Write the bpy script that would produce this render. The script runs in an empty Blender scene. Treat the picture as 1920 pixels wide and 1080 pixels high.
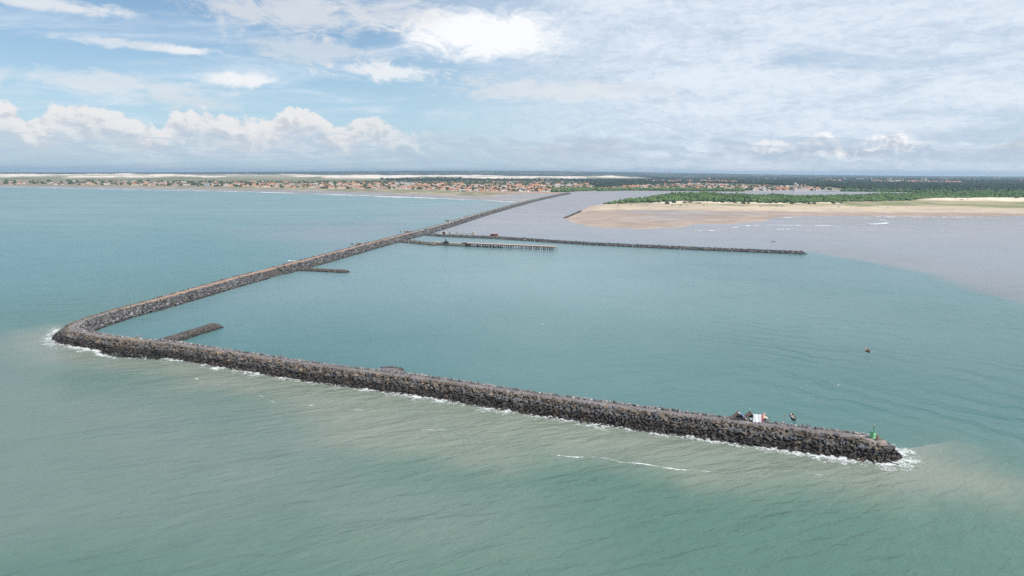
import bpy, bmesh, math, random
import numpy as np
from mathutils import Vector, Matrix

rng = np.random.default_rng(7)
random.seed(7)
R = math.radians
sc = bpy.context.scene
col = sc.collection
CAM_H = 90.0

# ------------------------------------------------------------------ helpers
def link(o, parent=None):
    col.objects.link(o)
    if parent is not None:
        o.parent = parent
    return o

def tag(o, label=None, cat=None, group=None, kind=None):
    if label: o['label'] = label
    if cat: o['category'] = cat
    if group: o['group'] = group
    if kind: o['kind'] = kind
    return o

def empty(name, loc=(0, 0, 0), rz=0.0):
    o = bpy.data.objects.new(name, None)
    o.location = loc
    o.rotation_euler = (0, 0, rz)
    o.empty_display_size = 0.5
    return link(o)

def mesh_np(name, V, F, mats, colr=None, attr='Col', mi=None, smooth=False):
    """V (n,3), F list of equal-size int arrays (m,k) or a single array"""
    if not isinstance(F, (list, tuple)):
        F = [F]
    me = bpy.data.meshes.new(name)
    V = np.asarray(V, np.float32)
    me.vertices.add(len(V))
    me.vertices.foreach_set('co', V.ravel())
    loops = np.concatenate([f.ravel() for f in F]).astype(np.int32)
    tot = np.concatenate([np.full(len(f), f.shape[1], np.int32) for f in F])
    start = np.concatenate([[0], np.cumsum(tot)[:-1]]).astype(np.int32)
    me.loops.add(len(loops))
    me.loops.foreach_set('vertex_index', loops)
    me.polygons.add(len(tot))
    me.polygons.foreach_set('loop_start', start)
    me.polygons.foreach_set('loop_total', tot)
    for m in (mats if isinstance(mats, (list, tuple)) else [mats]):
        me.materials.append(m)
    if mi is not None:
        me.polygons.foreach_set('material_index', np.asarray(mi, np.int32))
    me.polygons.foreach_set('use_smooth', np.full(len(tot), smooth, bool))
    me.update(calc_edges=True)
    if colr is not None:
        a = me.color_attributes.new(attr, 'FLOAT_COLOR', 'POINT')
        c = np.ones((len(V), 4), np.float32)
        c[:, :colr.shape[1]] = colr
        a.data.foreach_set('color', c.ravel())
    return me

def add(name, me, parent=None, loc=(0, 0, 0), rz=0.0):
    o = bpy.data.objects.new(name, me)
    o.location = loc
    o.rotation_euler = (0, 0, rz)
    return link(o, parent)

class MB:
    """collects boxes, bars, prisms into one mesh"""
    def __init__(s):
        s.v = []; s.f = []
    def raw(s, V, F):
        b = len(s.v)
        s.v += [tuple(map(float, p)) for p in V]
        s.f += [tuple(b + i for i in f) for f in F]
    def box(s, c, d, rz=0.0, taper=1.0, rx=0.0):
        hx, hy, hz = d[0] / 2, d[1] / 2, d[2] / 2
        P = [(-hx, -hy, -hz), (hx, -hy, -hz), (hx, hy, -hz), (-hx, hy, -hz),
             (-hx * taper, -hy * taper, hz), (hx * taper, -hy * taper, hz), (hx * taper, hy * taper, hz), (-hx * taper, hy * taper, hz)]
        M = Matrix.Rotation(rz, 3, 'Z') @ Matrix.Rotation(rx, 3, 'X')
        P = [M @ Vector(p) + Vector(c) for p in P]
        s.raw(P, [(3, 2, 1, 0), (4, 5, 6, 7), (0, 1, 5, 4), (1, 2, 6, 5), (2, 3, 7, 6), (3, 0, 4, 7)])
    def tube(s, a, b, r0, r1=None, n=8):
        r1 = r0 if r1 is None else r1
        a, b = Vector(a), Vector(b)
        d = (b - a).normalized()
        u = d.orthogonal().normalized(); w = d.cross(u)
        P = [a + (u * math.cos(t) + w * math.sin(t)) * r0 for t in np.linspace(0, 2 * math.pi, n, endpoint=False)]
        P += [b + (u * math.cos(t) + w * math.sin(t)) * r1 for t in np.linspace(0, 2 * math.pi, n, endpoint=False)]
        F = [(i, (i + 1) % n, n + (i + 1) % n, n + i) for i in range(n)] + [tuple(range(n - 1, -1, -1)), tuple(range(n, 2 * n))]
        s.raw(P, F)
    def gable(s, c, w, l, h, rz=0.0, over=0.4, th=0.18):
        """roof slab pair, ridge along local y, eaves at c.z"""
        M = Matrix.Rotation(rz, 3, 'Z')
        W, L = w / 2 + over, l / 2 + over
        for sx in (-1, 1):
            P = []
            for y in (-L, L):
                P += [(0, y, h), (sx * W, y, -over * h / (w / 2)), (sx * W, y, th - over * h / (w / 2)), (0, y, h + th)]
            P = [M @ Vector(p) + Vector(c) for p in P]
            s.raw(P, [(0, 1, 2, 3), (7, 6, 5, 4), (0, 4, 5, 1), (1, 5, 6, 2), (2, 6, 7, 3), (3, 7, 4, 0)])
    def build(s, name, mat, parent=None, smooth=False, loc=(0, 0, 0), rz=0.0):
        me = s.mesh(name, mat, smooth)
        return add(name, me, parent, loc, rz)
    def mesh(s, name, mat, smooth=False):
        me = bpy.data.meshes.new(name)
        me.from_pydata(s.v, [], s.f)
        bm = bmesh.new(); bm.from_mesh(me)
        bmesh.ops.recalc_face_normals(bm, faces=bm.faces)
        bm.to_mesh(me); bm.free()
        me.materials.append(mat)
        if smooth:
            for p in me.polygons: p.use_smooth = True
        return me

# ---- numpy value noise
def hash2(ix, iy, seed):
    n = (ix.astype(np.int64) * 374761393 + iy.astype(np.int64) * 668265263 + seed * 982451653) & 0x7fffffff
    n = ((n ^ (n >> 13)) * 1274126177) & 0x7fffffff
    n = n ^ (n >> 16)
    return (n & 0xffff) / 65535.0
def vnoise(x, y, seed=0):
    ix, iy = np.floor(x), np.floor(y)
    fx, fy = x - ix, y - iy
    fx = fx * fx * (3 - 2 * fx); fy = fy * fy * (3 - 2 * fy)
    a, b = hash2(ix, iy, seed), hash2(ix + 1, iy, seed)
    c, d = hash2(ix, iy + 1, seed), hash2(ix + 1, iy + 1, seed)
    return (a * (1 - fx) + b * fx) * (1 - fy) + (c * (1 - fx) + d * fx) * fy
def fbm(x, y, seed=0, oct=4):
    s = 0; a = 0.5; t = 0
    for k in range(oct):
        s = s + a * vnoise(x * 2 ** k, y * 2 ** k, seed + k * 17); t += a; a *= 0.5
    return s / t
def sstep(a, b, x):
    t = np.clip((x - a) / (b - a), 0, 1)
    return t * t * (3 - 2 * t)
def seg_dist(X, Y, pl, closed=False):
    pl = np.asarray(pl, float)
    best = np.full(X.shape, 1e18)
    n = len(pl)
    for i in range(n if closed else n - 1):
        a, b = pl[i], pl[(i + 1) % n]
        d = b - a
        L = d @ d + 1e-9
        t = np.clip(((X - a[0]) * d[0] + (Y - a[1]) * d[1]) / L, 0, 1)
        q = (X - a[0] - t * d[0]) ** 2 + (Y - a[1] - t * d[1]) ** 2
        np.minimum(best, q, out=best)
    return np.sqrt(best)
def inside(X, Y, pl):
    pl = np.asarray(pl, float)
    r = np.zeros(X.shape, bool)
    n = len(pl)
    for i in range(n):
        (x0, y0), (x1, y1) = pl[i], pl[(i + 1) % n]
        if y0 == y1: continue
        c = ((y0 > Y) != (y1 > Y)) & (X < (x1 - x0) * (Y - y0) / (y1 - y0) + x0)
        r ^= c
    return r
def sdist(X, Y, pl):
    d = seg_dist(X, Y, pl, True)
    return np.where(inside(X, Y, pl), d, -d)
def chaikin(p, n=2):
    p = np.asarray(p, float)
    for _ in range(n):
        q = [p[0]]
        for a, b in zip(p[:-1], p[1:]):
            q += [a * .75 + b * .25, a * .25 + b * .75]
        q.append(p[-1]); p = np.array(q)
    return p
def resample(p, s):
    p = np.asarray(p, float)
    L = np.concatenate([[0], np.cumsum(np.linalg.norm(np.diff(p, axis=0), axis=1))])
    t = np.linspace(0, L[-1], max(2, int(L[-1] / s) + 1))
    return np.stack([np.interp(t, L, p[:, k]) for k in range(p.shape[1])], 1)

# ------------------------------------------------------------------ node helper
class NT:
    def __init__(s, tree):
        s.t = tree; s.n = tree.nodes; s.l = tree.links
    def put(s, sock, v):
        if isinstance(v, bpy.types.NodeSocket):
            s.l.new(v, sock)
        else:
            try:
                if sock.type == 'RGBA' and len(v) == 3: v = (*v, 1)
            except TypeError:
                if sock.type in ('VECTOR',): v = (v, v, v)
                elif sock.type == 'RGBA': v = (v, v, v, 1)
            sock.default_value = v
    def m(s, op, a, b=None, c=None, clamp=False):
        n = s.n.new('ShaderNodeMath'); n.operation = op; n.use_clamp = clamp
        s.put(n.inputs[0], a)
        if b is not None: s.put(n.inputs[1], b)
        if c is not None: s.put(n.inputs[2], c)
        return n.outputs[0]
    def vm(s, op, a, b=None, scale=None):
        n = s.n.new('ShaderNodeVectorMath'); n.operation = op
        s.put(n.inputs[0], a)
        if b is not None: s.put(n.inputs[1], b)
        if scale is not None: s.put(n.inputs['Scale'], scale)
        return n.outputs['Value'] if op in ('LENGTH', 'DISTANCE', 'DOT_PRODUCT') else n.outputs[0]
    def xyz(s, v):
        n = s.n.new('ShaderNodeSeparateXYZ'); s.put(n.inputs[0], v); return n.outputs
    def comb(s, x=0, y=0, z=0):
        n = s.n.new('ShaderNodeCombineXYZ')
        for k, v in enumerate((x, y, z)): s.put(n.inputs[k], v)
        return n.outputs[0]
    def noise(s, vec, scale=1.0, detail=4, rough=0.55, dist=0.0, dim='3D', lac=2.0):
        n = s.n.new('ShaderNodeTexNoise'); n.noise_dimensions = dim
        s.put(n.inputs['Vector'], vec)
        n.inputs['Scale'].default_value = scale; n.inputs['Detail'].default_value = detail
        n.inputs['Roughness'].default_value = rough; n.inputs['Distortion'].default_value = dist
        n.inputs['Lacunarity'].default_value = lac
        return n.outputs['Fac']
    def ss(s, v, a, b, oa=0.0, ob=1.0):
        n = s.n.new('ShaderNodeMapRange'); n.interpolation_type = 'SMOOTHSTEP'
        s.put(n.inputs['Value'], v); s.put(n.inputs['From Min'], a); s.put(n.inputs['From Max'], b)
        s.put(n.inputs['To Min'], oa); s.put(n.inputs['To Max'], ob)
        return n.outputs['Result']
    def lin(s, v, a, b, oa=0.0, ob=1.0):
        n = s.n.new('ShaderNodeMapRange')
        s.put(n.inputs['Value'], v); s.put(n.inputs['From Min'], a); s.put(n.inputs['From Max'], b)
        s.put(n.inputs['To Min'], oa); s.put(n.inputs['To Max'], ob)
        return n.outputs['Result']
    def mix(s, f, a, b, blend='MIX'):
        n = s.n.new('ShaderNodeMix'); n.data_type = 'RGBA'; n.blend_type = blend
        s.put(n.inputs[0], f); s.put(n.inputs[6], a); s.put(n.inputs[7], b)
        return n.outputs[2]
    def attr(s, name):
        n = s.n.new('ShaderNodeAttribute'); n.attribute_name = name; return n
    def pos(s):
        return s.n.new('ShaderNodeNewGeometry').outputs['Position']
    def obj(s):
        return s.n.new('ShaderNodeTexCoord').outputs['Object']
    def bump(s, h, strength=0.5, dist=1.0, normal=None):
        n = s.n.new('ShaderNodeBump')
        s.put(n.inputs['Strength'], strength); n.inputs['Distance'].default_value = dist
        s.put(n.inputs['Height'], h)
        if normal is not None: s.l.new(normal, n.inputs['Normal'])
        return n.outputs[0]

def material(name):
    m = bpy.data.materials.new(name); m.use_nodes = True
    t = NT(m.node_tree)
    return m, t, m.node_tree.nodes['Principled BSDF']

def paint(name, rgb, rough=0.7, var=0.25, scale=1.5, rgb2=None, metal=0.0, bump=0.0):
    m, t, b = material(name)
    p = t.obj()
    f = t.noise(p, scale, 5, 0.6)
    c2 = rgb2 if rgb2 else tuple(c * (1 - var) for c in rgb)
    t.put(b.inputs['Base Color'], t.mix(t.ss(f, 0.35, 0.7), rgb, c2))
    b.inputs['Roughness'].default_value = rough; b.inputs['Metallic'].default_value = metal
    if bump: t.put(b.inputs['Normal'], t.bump(t.noise(p, scale * 4, 4), 0.6, bump))
    return m

# ------------------------------------------------------------------ materials
def rock_material():
    m, t, b = material('armour_stone')
    a = t.attr('Col'); p = t.pos()
    z = t.xyz(p)[2]
    n1 = t.noise(p, 0.9, 5, 0.65); n2 = t.noise(p, 0.35, 3)
    c = t.mix(t.ss(n1, 0.3, 0.75), t.mix(1.0, a.outputs['Color'], (0.72, 0.72, 0.72), 'MULTIPLY'), t.mix(1.0, a.outputs['Color'], (1.25, 1.22, 1.18), 'MULTIPLY'))
    wet = t.m('ADD', t.m('MULTIPLY', a.outputs['Alpha'], 5.0), t.m('MULTIPLY', t.m('SUBTRACT', n2, 0.5), 1.6))
    f = t.ss(z, t.m('SUBTRACT', wet, 0.55), t.m('ADD', wet, 0.75))
    dark = t.mix(1.0, c, (0.23, 0.20, 0.18), 'MULTIPLY')
    t.put(b.inputs['Base Color'], t.mix(f, dark, c))
    t.put(b.inputs['Roughness'], t.m('ADD', 0.55, t.m('MULTIPLY', f, 0.35)))
    t.put(b.inputs['Normal'], t.bump(t.noise(p, 3.0, 5, 0.7), 0.7, 0.25))
    return m
M_ROCK = rock_material()

def core_material():
    m, t, b = material('rubble_core')
    a = t.attr('Col'); p = t.pos()
    n = t.noise(p, 1.6, 6, 0.75); n2 = t.noise(p, 0.12, 4)
    c = t.mix(1.0, a.outputs['Color'], t.mix(t.ss(n, 0.25, 0.75), (0.45, 0.45, 0.45), (1.5, 1.5, 1.5)), 'MULTIPLY')
    c = t.mix(1.0, c, t.mix(t.ss(n2, 0.3, 0.7), (0.8, 0.78, 0.76), (1.15, 1.15, 1.15)), 'MULTIPLY')
    t.put(b.inputs['Base Color'], c)
    b.inputs['Roughness'].default_value = 0.95
    t.put(b.inputs['Normal'], t.bump(n, 1.0, 0.5))
    return m
M_CORE = core_material()

TIP = (126.10, 216.04)
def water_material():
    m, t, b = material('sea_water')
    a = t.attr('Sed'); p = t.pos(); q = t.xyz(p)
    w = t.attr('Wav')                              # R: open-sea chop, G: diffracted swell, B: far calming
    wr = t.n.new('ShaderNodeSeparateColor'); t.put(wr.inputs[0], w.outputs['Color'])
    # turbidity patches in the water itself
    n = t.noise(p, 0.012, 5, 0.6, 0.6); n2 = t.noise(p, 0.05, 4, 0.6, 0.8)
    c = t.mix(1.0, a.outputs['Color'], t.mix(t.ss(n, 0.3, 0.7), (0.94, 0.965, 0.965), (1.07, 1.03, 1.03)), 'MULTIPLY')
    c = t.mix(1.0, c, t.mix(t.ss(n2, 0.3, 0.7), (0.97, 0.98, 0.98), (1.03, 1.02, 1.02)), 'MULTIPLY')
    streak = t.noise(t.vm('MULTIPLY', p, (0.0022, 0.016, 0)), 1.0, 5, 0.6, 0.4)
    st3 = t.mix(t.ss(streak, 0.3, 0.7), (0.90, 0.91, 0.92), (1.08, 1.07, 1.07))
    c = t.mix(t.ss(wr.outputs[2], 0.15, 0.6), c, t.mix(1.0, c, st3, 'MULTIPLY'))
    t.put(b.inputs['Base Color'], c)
    b.inputs['IOR'].default_value = 1.33
    t.put(b.inputs['Roughness'], t.m('ADD', 0.22, t.m('MULTIPLY', wr.outputs[2], 0.25)))
    b.inputs['Specular IOR Level'].default_value = 0.42
    # wind sea: crests run roughly along the front arm
    ca, sa = math.cos(R(22)), math.sin(R(22))
    u = t.m('ADD', t.m('MULTIPLY', q[0], ca), t.m('MULTIPLY', q[1], sa))
    v = t.m('SUBTRACT', t.m('MULTIPLY', q[1], ca), t.m('MULTIPLY', q[0], sa))
    pw = t.comb(t.m('MULTIPLY', u, 0.35), v, 0.0)
    swell = t.noise(pw, 0.07, 3, 0.5, 0.4)
    chop = t.noise(pw, 0.30, 4, 0.6, 0.5)
    rip = t.noise(t.comb(t.m('MULTIPLY', u, 0.6), v, 0), 1.3, 3, 0.6)
    d = t.vm('DISTANCE', t.comb(q[0], q[1], 0), (TIP[0] - 40, TIP[1] + 10, 0))
    wob = t.m('MULTIPLY', t.noise(p, 0.008, 5, 0.55, 0.5), 130.0)
    ring = t.m('SINE', t.m('MULTIPLY', t.m('ADD', d, wob), 2 * math.pi / 17.0))
    ring2 = t.m('SINE', t.m('MULTIPLY', t.m('ADD', d, t.m('MULTIPLY', wob, 1.3)), 2 * math.pi / 6.3))
    ringm = t.m('MULTIPLY', wr.outputs[1], t.ss(t.noise(p, 0.018, 4), 0.36, 0.68))
    h = t.m('ADD', t.m('MULTIPLY', swell, 2.0), t.m('MULTIPLY', chop, 0.95))
    h = t.m('MULTIPLY', h, t.m('ADD', 0.25, t.m('MULTIPLY', wr.outputs[0], 0.75)))
    h = t.m('ADD', h, t.m('MULTIPLY', rip, 0.10))
    # refracted crests crossing the silty water along the outer arm
    cb, sb = math.cos(R(-66)), math.sin(R(-66))
    u2 = t.m('ADD', t.m('MULTIPLY', q[0], cb), t.m('MULTIPLY', q[1], sb))
    v2 = t.m('SUBTRACT', t.m('MULTIPLY', q[1], cb), t.m('MULTIPLY', q[0], sb))
    cr = t.noise(t.comb(t.m('MULTIPLY', u2, 0.22), v2, 0), 0.20, 4, 0.55, 0.6)
    crest = t.m('ABSOLUTE', t.m('SUBTRACT', cr, 0.5))
    h = t.m('ADD', h, t.m('MULTIPLY', t.m('MULTIPLY', t.ss(crest, 0.0, 0.10, 1.0, 0.0), t.m('MULTIPLY', w.outputs['Alpha'], t.ss(t.noise(p, 0.03, 3), 0.42, 0.66))), 0.16))
    h = t.m('ADD', h, t.m('MULTIPLY', ringm, t.m('ADD', t.m('MULTIPLY', ring, 0.22), t.m('MULTIPLY', ring2, 0.05))))
    t.put(b.inputs['Normal'], t.bump(h, t.m('SUBTRACT', 1.0, t.m('MULTIPLY', wr.outputs[2], 0.55)), 1.0))
    return m

def land_material():
    m, t, b = material('coastal_land')
    a = t.attr('Col'); p = t.pos()
    n = t.noise(p, 0.02, 6, 0.65); n2 = t.noise(p, 0.004, 5, 0.6)
    c = t.mix(1.0, a.outputs['Color'], t.mix(t.ss(n, 0.3, 0.7), (0.85, 0.85, 0.85), (1.15, 1.15, 1.15)), 'MULTIPLY')
    c = t.mix(1.0, c, t.mix(t.ss(n2, 0.3, 0.7), (0.9, 0.9, 0.9), (1.1, 1.1, 1.1)), 'MULTIPLY')
    t.put(b.inputs['Base Color'], c)
    # wet sand and film water are glossier (alpha holds wetness)
    t.put(b.inputs['Roughness'], t.m('SUBTRACT', 0.95, t.m('MULTIPLY', a.outputs['Alpha'], 0.65)))
    t.put(b.inputs['Specular IOR Level'], t.m('ADD', 0.1, t.m('MULTIPLY', a.outputs['Alpha'], 0.4)))
    return m

def foam_material(name, scale, thr=0.5, soft=0.1):
    m, t, b = material(name)
    a = t.attr('Den'); p = t.pos()
    n = t.noise(p, scale, 6, 0.68, 1.0); n2 = t.noise(p, scale * 0.22, 3, 0.6)
    v = t.m('ADD', t.m('MULTIPLY', t.m('SUBTRACT', n, 0.5), 1.7), t.m('MULTIPLY', t.m('SUBTRACT', n2, 0.5), 1.0))
    v = t.m('ADD', v, a.outputs['Fac'])
    f = t.m('MULTIPLY', t.ss(v, thr - soft, thr + soft), t.ss(a.outputs['Fac'], 0.02, 0.2))
    b.inputs['Base Color'].default_value = (0.86, 0.88, 0.87, 1)
    b.inputs['Roughness'].default_value = 0.8
    fine = t.noise(p, scale * 2.6, 4, 0.7, 1.5)
    t.put(b.inputs['Alpha'], t.m('MULTIPLY', f, t.ss(fine, 0.34, 0.6, 0.30, 0.95)))
    return m

def leaf_material(name, rgb, rgb2, scale):
    m, t, b = material(name)
    p = t.pos()
    r = t.n.new('ShaderNodeNewGeometry').outputs['Random Per Island']
    c = t.mix(r, rgb, rgb2)
    c = t.mix(1.0, c, t.mix(t.ss(t.noise(p, scale, 4), 0.3, 0.7), (0.75, 0.75, 0.75), (1.2, 1.2, 1.15)), 'MULTIPLY')
    t.put(b.inputs['Base Color'], c); b.inputs['Roughness'].default_value = 0.85
    b.inputs['Specular IOR Level'].default_value = 0.2
    return m
M_MANG = leaf_material('mangrove_leaves', (0.060, 0.125, 0.042), (0.13, 0.185, 0.068), 0.012)
M_FOREST = leaf_material('forest_leaves', (0.022, 0.040, 0.028), (0.038, 0.060, 0.038), 0.003)
M_TOWNTREE = leaf_material('garden_leaves', (0.04, 0.070, 0.034), (0.07, 0.10, 0.05), 0.02)
M_BARK = paint('bark', (0.12, 0.09, 0.06), 0.95)
M_CONC = paint('weathered_concrete', (0.46, 0.39, 0.31), 0.9, 0.3, 0.4, bump=0.05)
M_CONC_DK = paint('stained_concrete', (0.22, 0.19, 0.16), 0.9, 0.35, 0.5)
M_PALE = paint('pale_concrete', (0.62, 0.55, 0.46), 0.9, 0.25, 0.3)
M_WHITE = paint('white_paint', (0.8, 0.79, 0.76), 0.7, 0.12, 0.3)
M_CREAM = paint('cream_paint', (0.68, 0.58, 0.45), 0.8, 0.15, 0.3)
M_PINKW = paint('pink_paint', (0.66, 0.42, 0.36), 0.8, 0.15, 0.3)
M_BLUEW = paint('pale_blue_paint', (0.45, 0.56, 0.62), 0.8, 0.15, 0.3)
M_TERRA = paint('terracotta_tiles', (0.50, 0.20, 0.105), 0.85, 0.35, 0.25)
M_TERRA2 = paint('orange_tiles', (0.60, 0.27, 0.13), 0.85, 0.3, 0.25)
M_TERRA3 = paint('faded_tiles', (0.48, 0.28, 0.20), 0.85, 0.3, 0.25)
M_GREYR = paint('grey_sheet_roof', (0.50, 0.49, 0.47), 0.7, 0.2, 0.25)
M_WOOD = paint('weathered_wood', (0.16, 0.115, 0.08), 0.9, 0.4, 3)
M_THATCH = paint('palm_thatch', (0.25, 0.175, 0.13), 0.95, 0.4, 4, bump=0.1)
M_DARK = paint('dark_iron', (0.03, 0.03, 0.032), 0.7, 0.3, 2)
M_WIN = paint('window_glass', (0.22, 0.23, 0.24), 0.3, 0.2)
M_PILE = paint('pile_concrete', (0.30, 0.27, 0.24), 0.9, 0.75, 0.6)
M_GREEN = paint('green_paint', (0.26, 0.66, 0.32), 0.55, 0.2, 1.2)
M_GREEN_DK = paint('dark_green_paint', (0.05, 0.22, 0.09), 0.5, 0.3, 2)
M_RUST = paint('rusty_red_paint', (0.36, 0.12, 0.07), 0.8, 0.45, 0.8)
M_REDHULL = paint('red_hull_paint', (0.60, 0.20, 0.15), 0.55, 0.3, 2)
M_BROWNHULL = paint('brown_hull_paint', (0.22, 0.10, 0.06), 0.6, 0.4, 2)
M_SKIN = paint('skin', (0.22, 0.11, 0.07), 0.6, 0.1)
M_SHIRT = paint('pale_shirt', (0.6, 0.58, 0.55), 0.9, 0.1)
M_SHIRT2 = paint('dark_shirt', (0.05, 0.055, 0.07), 0.9, 0.1)
M_STEEL = paint('mast_steel', (0.5, 0.48, 0.46), 0.5, 0.2)
M_BLUE = paint('blue_tarp', (0.12, 0.26, 0.62), 0.6, 0.2, 2)
M_BEIGE = paint('beige_canvas', (0.70, 0.58, 0.42), 0.85, 0.15, 2)
M_PINK = paint('pink_cloth', (0.72, 0.22, 0.28), 0.85, 0.3, 2)

# ------------------------------------------------------------------ coast plan (metres, camera above the origin)
COAST = [(-7298.8, 4507.1), (-4994.6, 4269.1), (-3931.1, 4159.3), (-2781.7, 3861.1), (-2409.3, 3732.3), (-2030.7, 3558.7), (-1685.7, 3400.4), (-1369.9, 3255.6), (-1138.8, 3156.5), (-783.3, 2892.2), (-527.4, 2693.4), (-301.2, 2494.0), (-104.9, 2299.8), (-1.1, 2205.1), (40.1, 2189.3), (115.7, 2596.9), (224.9, 2957.7), (244.3, 3033.7), (302.4, 3242.8), (348.7, 3337.9), (405.3, 3392.5), (572.9, 3565.2), (894.6, 3515.6), (1145.7, 3476.9), (1258.4, 3428.5), (1435.0, 3482.7), (1607.4, 3576.2), (1738.6, 3626.1), (2148.1, 3495.3), (2282.4, 3460.3), (3033.6, 3550.0)]
LAND_A = COAST + [(26000, 9000), (30000, 30000), (0, 40000), (-30000, 30000), (-26000, 9000)]
LAND_B = [(101.6, 1395.2), (154.6, 1635.7), (212.3, 1926.7), (250.1, 2009.7), (312.8, 2196.7), (431.6, 2379.6), (476.2, 2584.4), (559.8, 2768.0), (671.5, 2845.4), (884.2, 2808.2), (1026.8, 2794.7), (1195.5, 2846.8), (1410.6, 2939.1), (1962.0, 3191.2), (2207.1, 3345.6), (2947.6, 3448.8), (4437.0, 3400.4), (2494.2, 1706.9), (1619.8, 1604.2), (1114.7, 1540.6), (891.8, 1507.1), (723.2, 1523.4), (625.1, 1516.8), (540.4, 1457.1), (474.5, 1341.2), (397.9, 1273.5), (322.3, 1256.0), (286.6, 1186.2), (208.1, 1148.0), (151.5, 1167.4), (128.0, 1213.3), (111.7, 1290.8)]
DRYSAND = [(156.7, 1658.3), (214.0, 1942.3), (254.3, 2043.9), (519.4, 2034.4), (1458.3, 2020.1), (3054.0, 2093.3), (2643.3, 1809.8), (1174.5, 1624.1), (795.2, 1650.2), (559.2, 1688.9), (375.5, 1722.2), (244.3, 1712.0)]
DUNEGRASS = [(254.3, 2043.9), (333.0, 2017.3), (494.6, 1936.1), (703.3, 1909.2), (1055.0, 1895.4), (1325.8, 1835.2), (2811.3, 1925.8), (4322.6, 2969.2), (1944.2, 2698.4), (1286.1, 2678.5), (650.3, 2551.1), (411.8, 2288.9)]
MANGROVE = [(258.3, 2027.2), (324.1, 2217.8), (429.2, 2356.6), (477.1, 2557.7), (557.7, 2737.1), (665.9, 2812.6), (874.1, 2775.9), (1015.1, 2762.7), (1181.7, 2813.6), (1393.7, 2903.8), (1936.6, 3149.6), (2177.1, 3300.0), (2906.4, 3400.4), (4437.0, 3400.4), (3799.5, 2909.6), (1841.9, 2555.6), (1578.3, 2502.6), (1261.6, 2333.2), (1003.0, 2225.5), (797.5, 2167.1), (698.5, 2215.3), (572.2, 2242.8), (386.3, 2146.2), (289.2, 2030.1)]
PALEDUNE = [(1337.4, 2406.9), (1504.1, 2504.4), (1697.1, 2539.9), (1843.3, 2531.1), (2576.1, 2560.1), (2375.7, 2359.8), (1669.4, 2290.7), (1536.4, 2298.0), (1421.1, 2307.1), (1373.5, 2344.5)]
HALFDUNES = [(399.2, 2128.8), (537.1, 2168.4), (670.4, 2125.4), (793.2, 2111.7), (983.8, 2111.7), (950.7, 2040.1), (744.4, 2021.6), (566.5, 2038.7), (398.1, 2040.1)]
DUNES = [(-13500, 6800)] + [(-5851.7, 6198.3), (-5278.6, 7339.7), (-4510.7, 7166.7), (-4062.2, 7635.4), (-3379.7, 8052.4), (-2516.7, 7990.7), (-1526.5, 7819.5), (-641.4, 7732.5), (237.5, 8106.1), (749.4, 8404.8), (1357.3, 9591.6)] + [(2100, 10800), (1000, 11600), (-1500, 11500), (-4600, 11000), (-9000, 9900), (-14500, 8400)]
TOWN = [(-4298.5, 4549.3), (-3074.6, 4269.1), (-2282.5, 4224.5), (-1414.4, 3923.7), (-864.7, 3593.9), (-525.6, 3490.3), (-224.5, 3296.2), (93.4, 3170.3), (242.4, 3321.8), (295.0, 3441.9), (407.8, 3643.4), (597.7, 3809.6), (1037.5, 3746.7), (1175.6, 3609.5), (1681.6, 3741.9), (1915.1, 4411.5), (1748.1, 4868.8), (1591.6, 4836.5), (1569.1, 5674.8), (1038.7, 5798.9), (621.7, 5965.0), (-4.1, 6584.5), (-745.8, 6193.1), (-1404.4, 5845.4), (-2039.5, 5663.7), (-3130.4, 5798.9), (-4172.7, 5798.9), (-5286.7, 5598.5)]
BARE = [(-218.5, 3208.8), (-1.8, 3198.2), (213.5, 3187.7), (205.4, 3066.4), (-1.7, 3037.6), (-212.9, 3125.9)]
FOREST_FAR = [(449.1, 3761.3), (606.9, 5822.1), (-4.2, 6767.8), (-626.6, 6396.8), (-1208.5, 6187.8)] + [(-1400, 7600), (1500, 8200), (2300, 9500), (900, 12300), (-5000, 12300), (-16000, 10500), (-24000, 30000), (30000, 30000), (26000, 6000)] + [(5158.4, 3955.7), (3096.9, 3624.3), (2315.4, 3510.5), (2173.1, 3536.1), (1770.2, 3692.5), (2024.0, 4507.1), (1859.7, 5180.5), (1645.7, 5952.9), (839.1, 4681.0)]

def land_height(X, Y):
    D = np.hypot(X, Y)
    sa = sdist(X, Y, LAND_A); sb = sdist(X, Y, LAND_B)
    dry = sdist(X, Y, DRYSAND)
    h = np.clip(sa * 0.02, -3, 3.5) + np.clip((sa - 200) * 0.003, 0, 5)
    hb = np.clip(sb * 0.03, -3, 0.55) + np.clip(sb * 0.0012, 0, 0.3)
    hb = hb + np.where(sb > 0, sstep(-30, 90, dry) * 1.6 + sstep(0, 120, sdist(X, Y, DUNEGRASS)) * 1.2, 0)
    n = fbm(X / 90, Y / 160, 5, 4)
    hb = hb + np.where(sb > 0, sstep(-20, 30, sdist(X, Y, HALFDUNES)) * (n * 9) + sstep(-10, 60, sdist(X, Y, PALEDUNE)) * (3 + n * 9), 0)
    H = np.maximum(h, hb)
    # white dune field
    sd = sdist(X, Y, DUNES)
    dn = fbm(X / 700, Y / 420, 11, 5); rdg = 1 - np.abs(2 * fbm(X / 420, Y / 260, 23, 4) - 1)
    dune = sstep(-250, 500, sd + (dn - 0.5) * 900)
    H = H + dune * (3 + 52 * dn * (0.45 + 0.55 * rdg))
    # low hills far inland
    far = sstep(13000, 24000, D)
    az = np.arctan2(X, Y)
    H = H + far * (115 * np.exp(-((az + 0.02) / 0.33) ** 2) + 22 * fbm(az * 9, D / 9000, 31, 3) + 6)
    return H, sa, sb, sd, dune, dn

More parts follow.
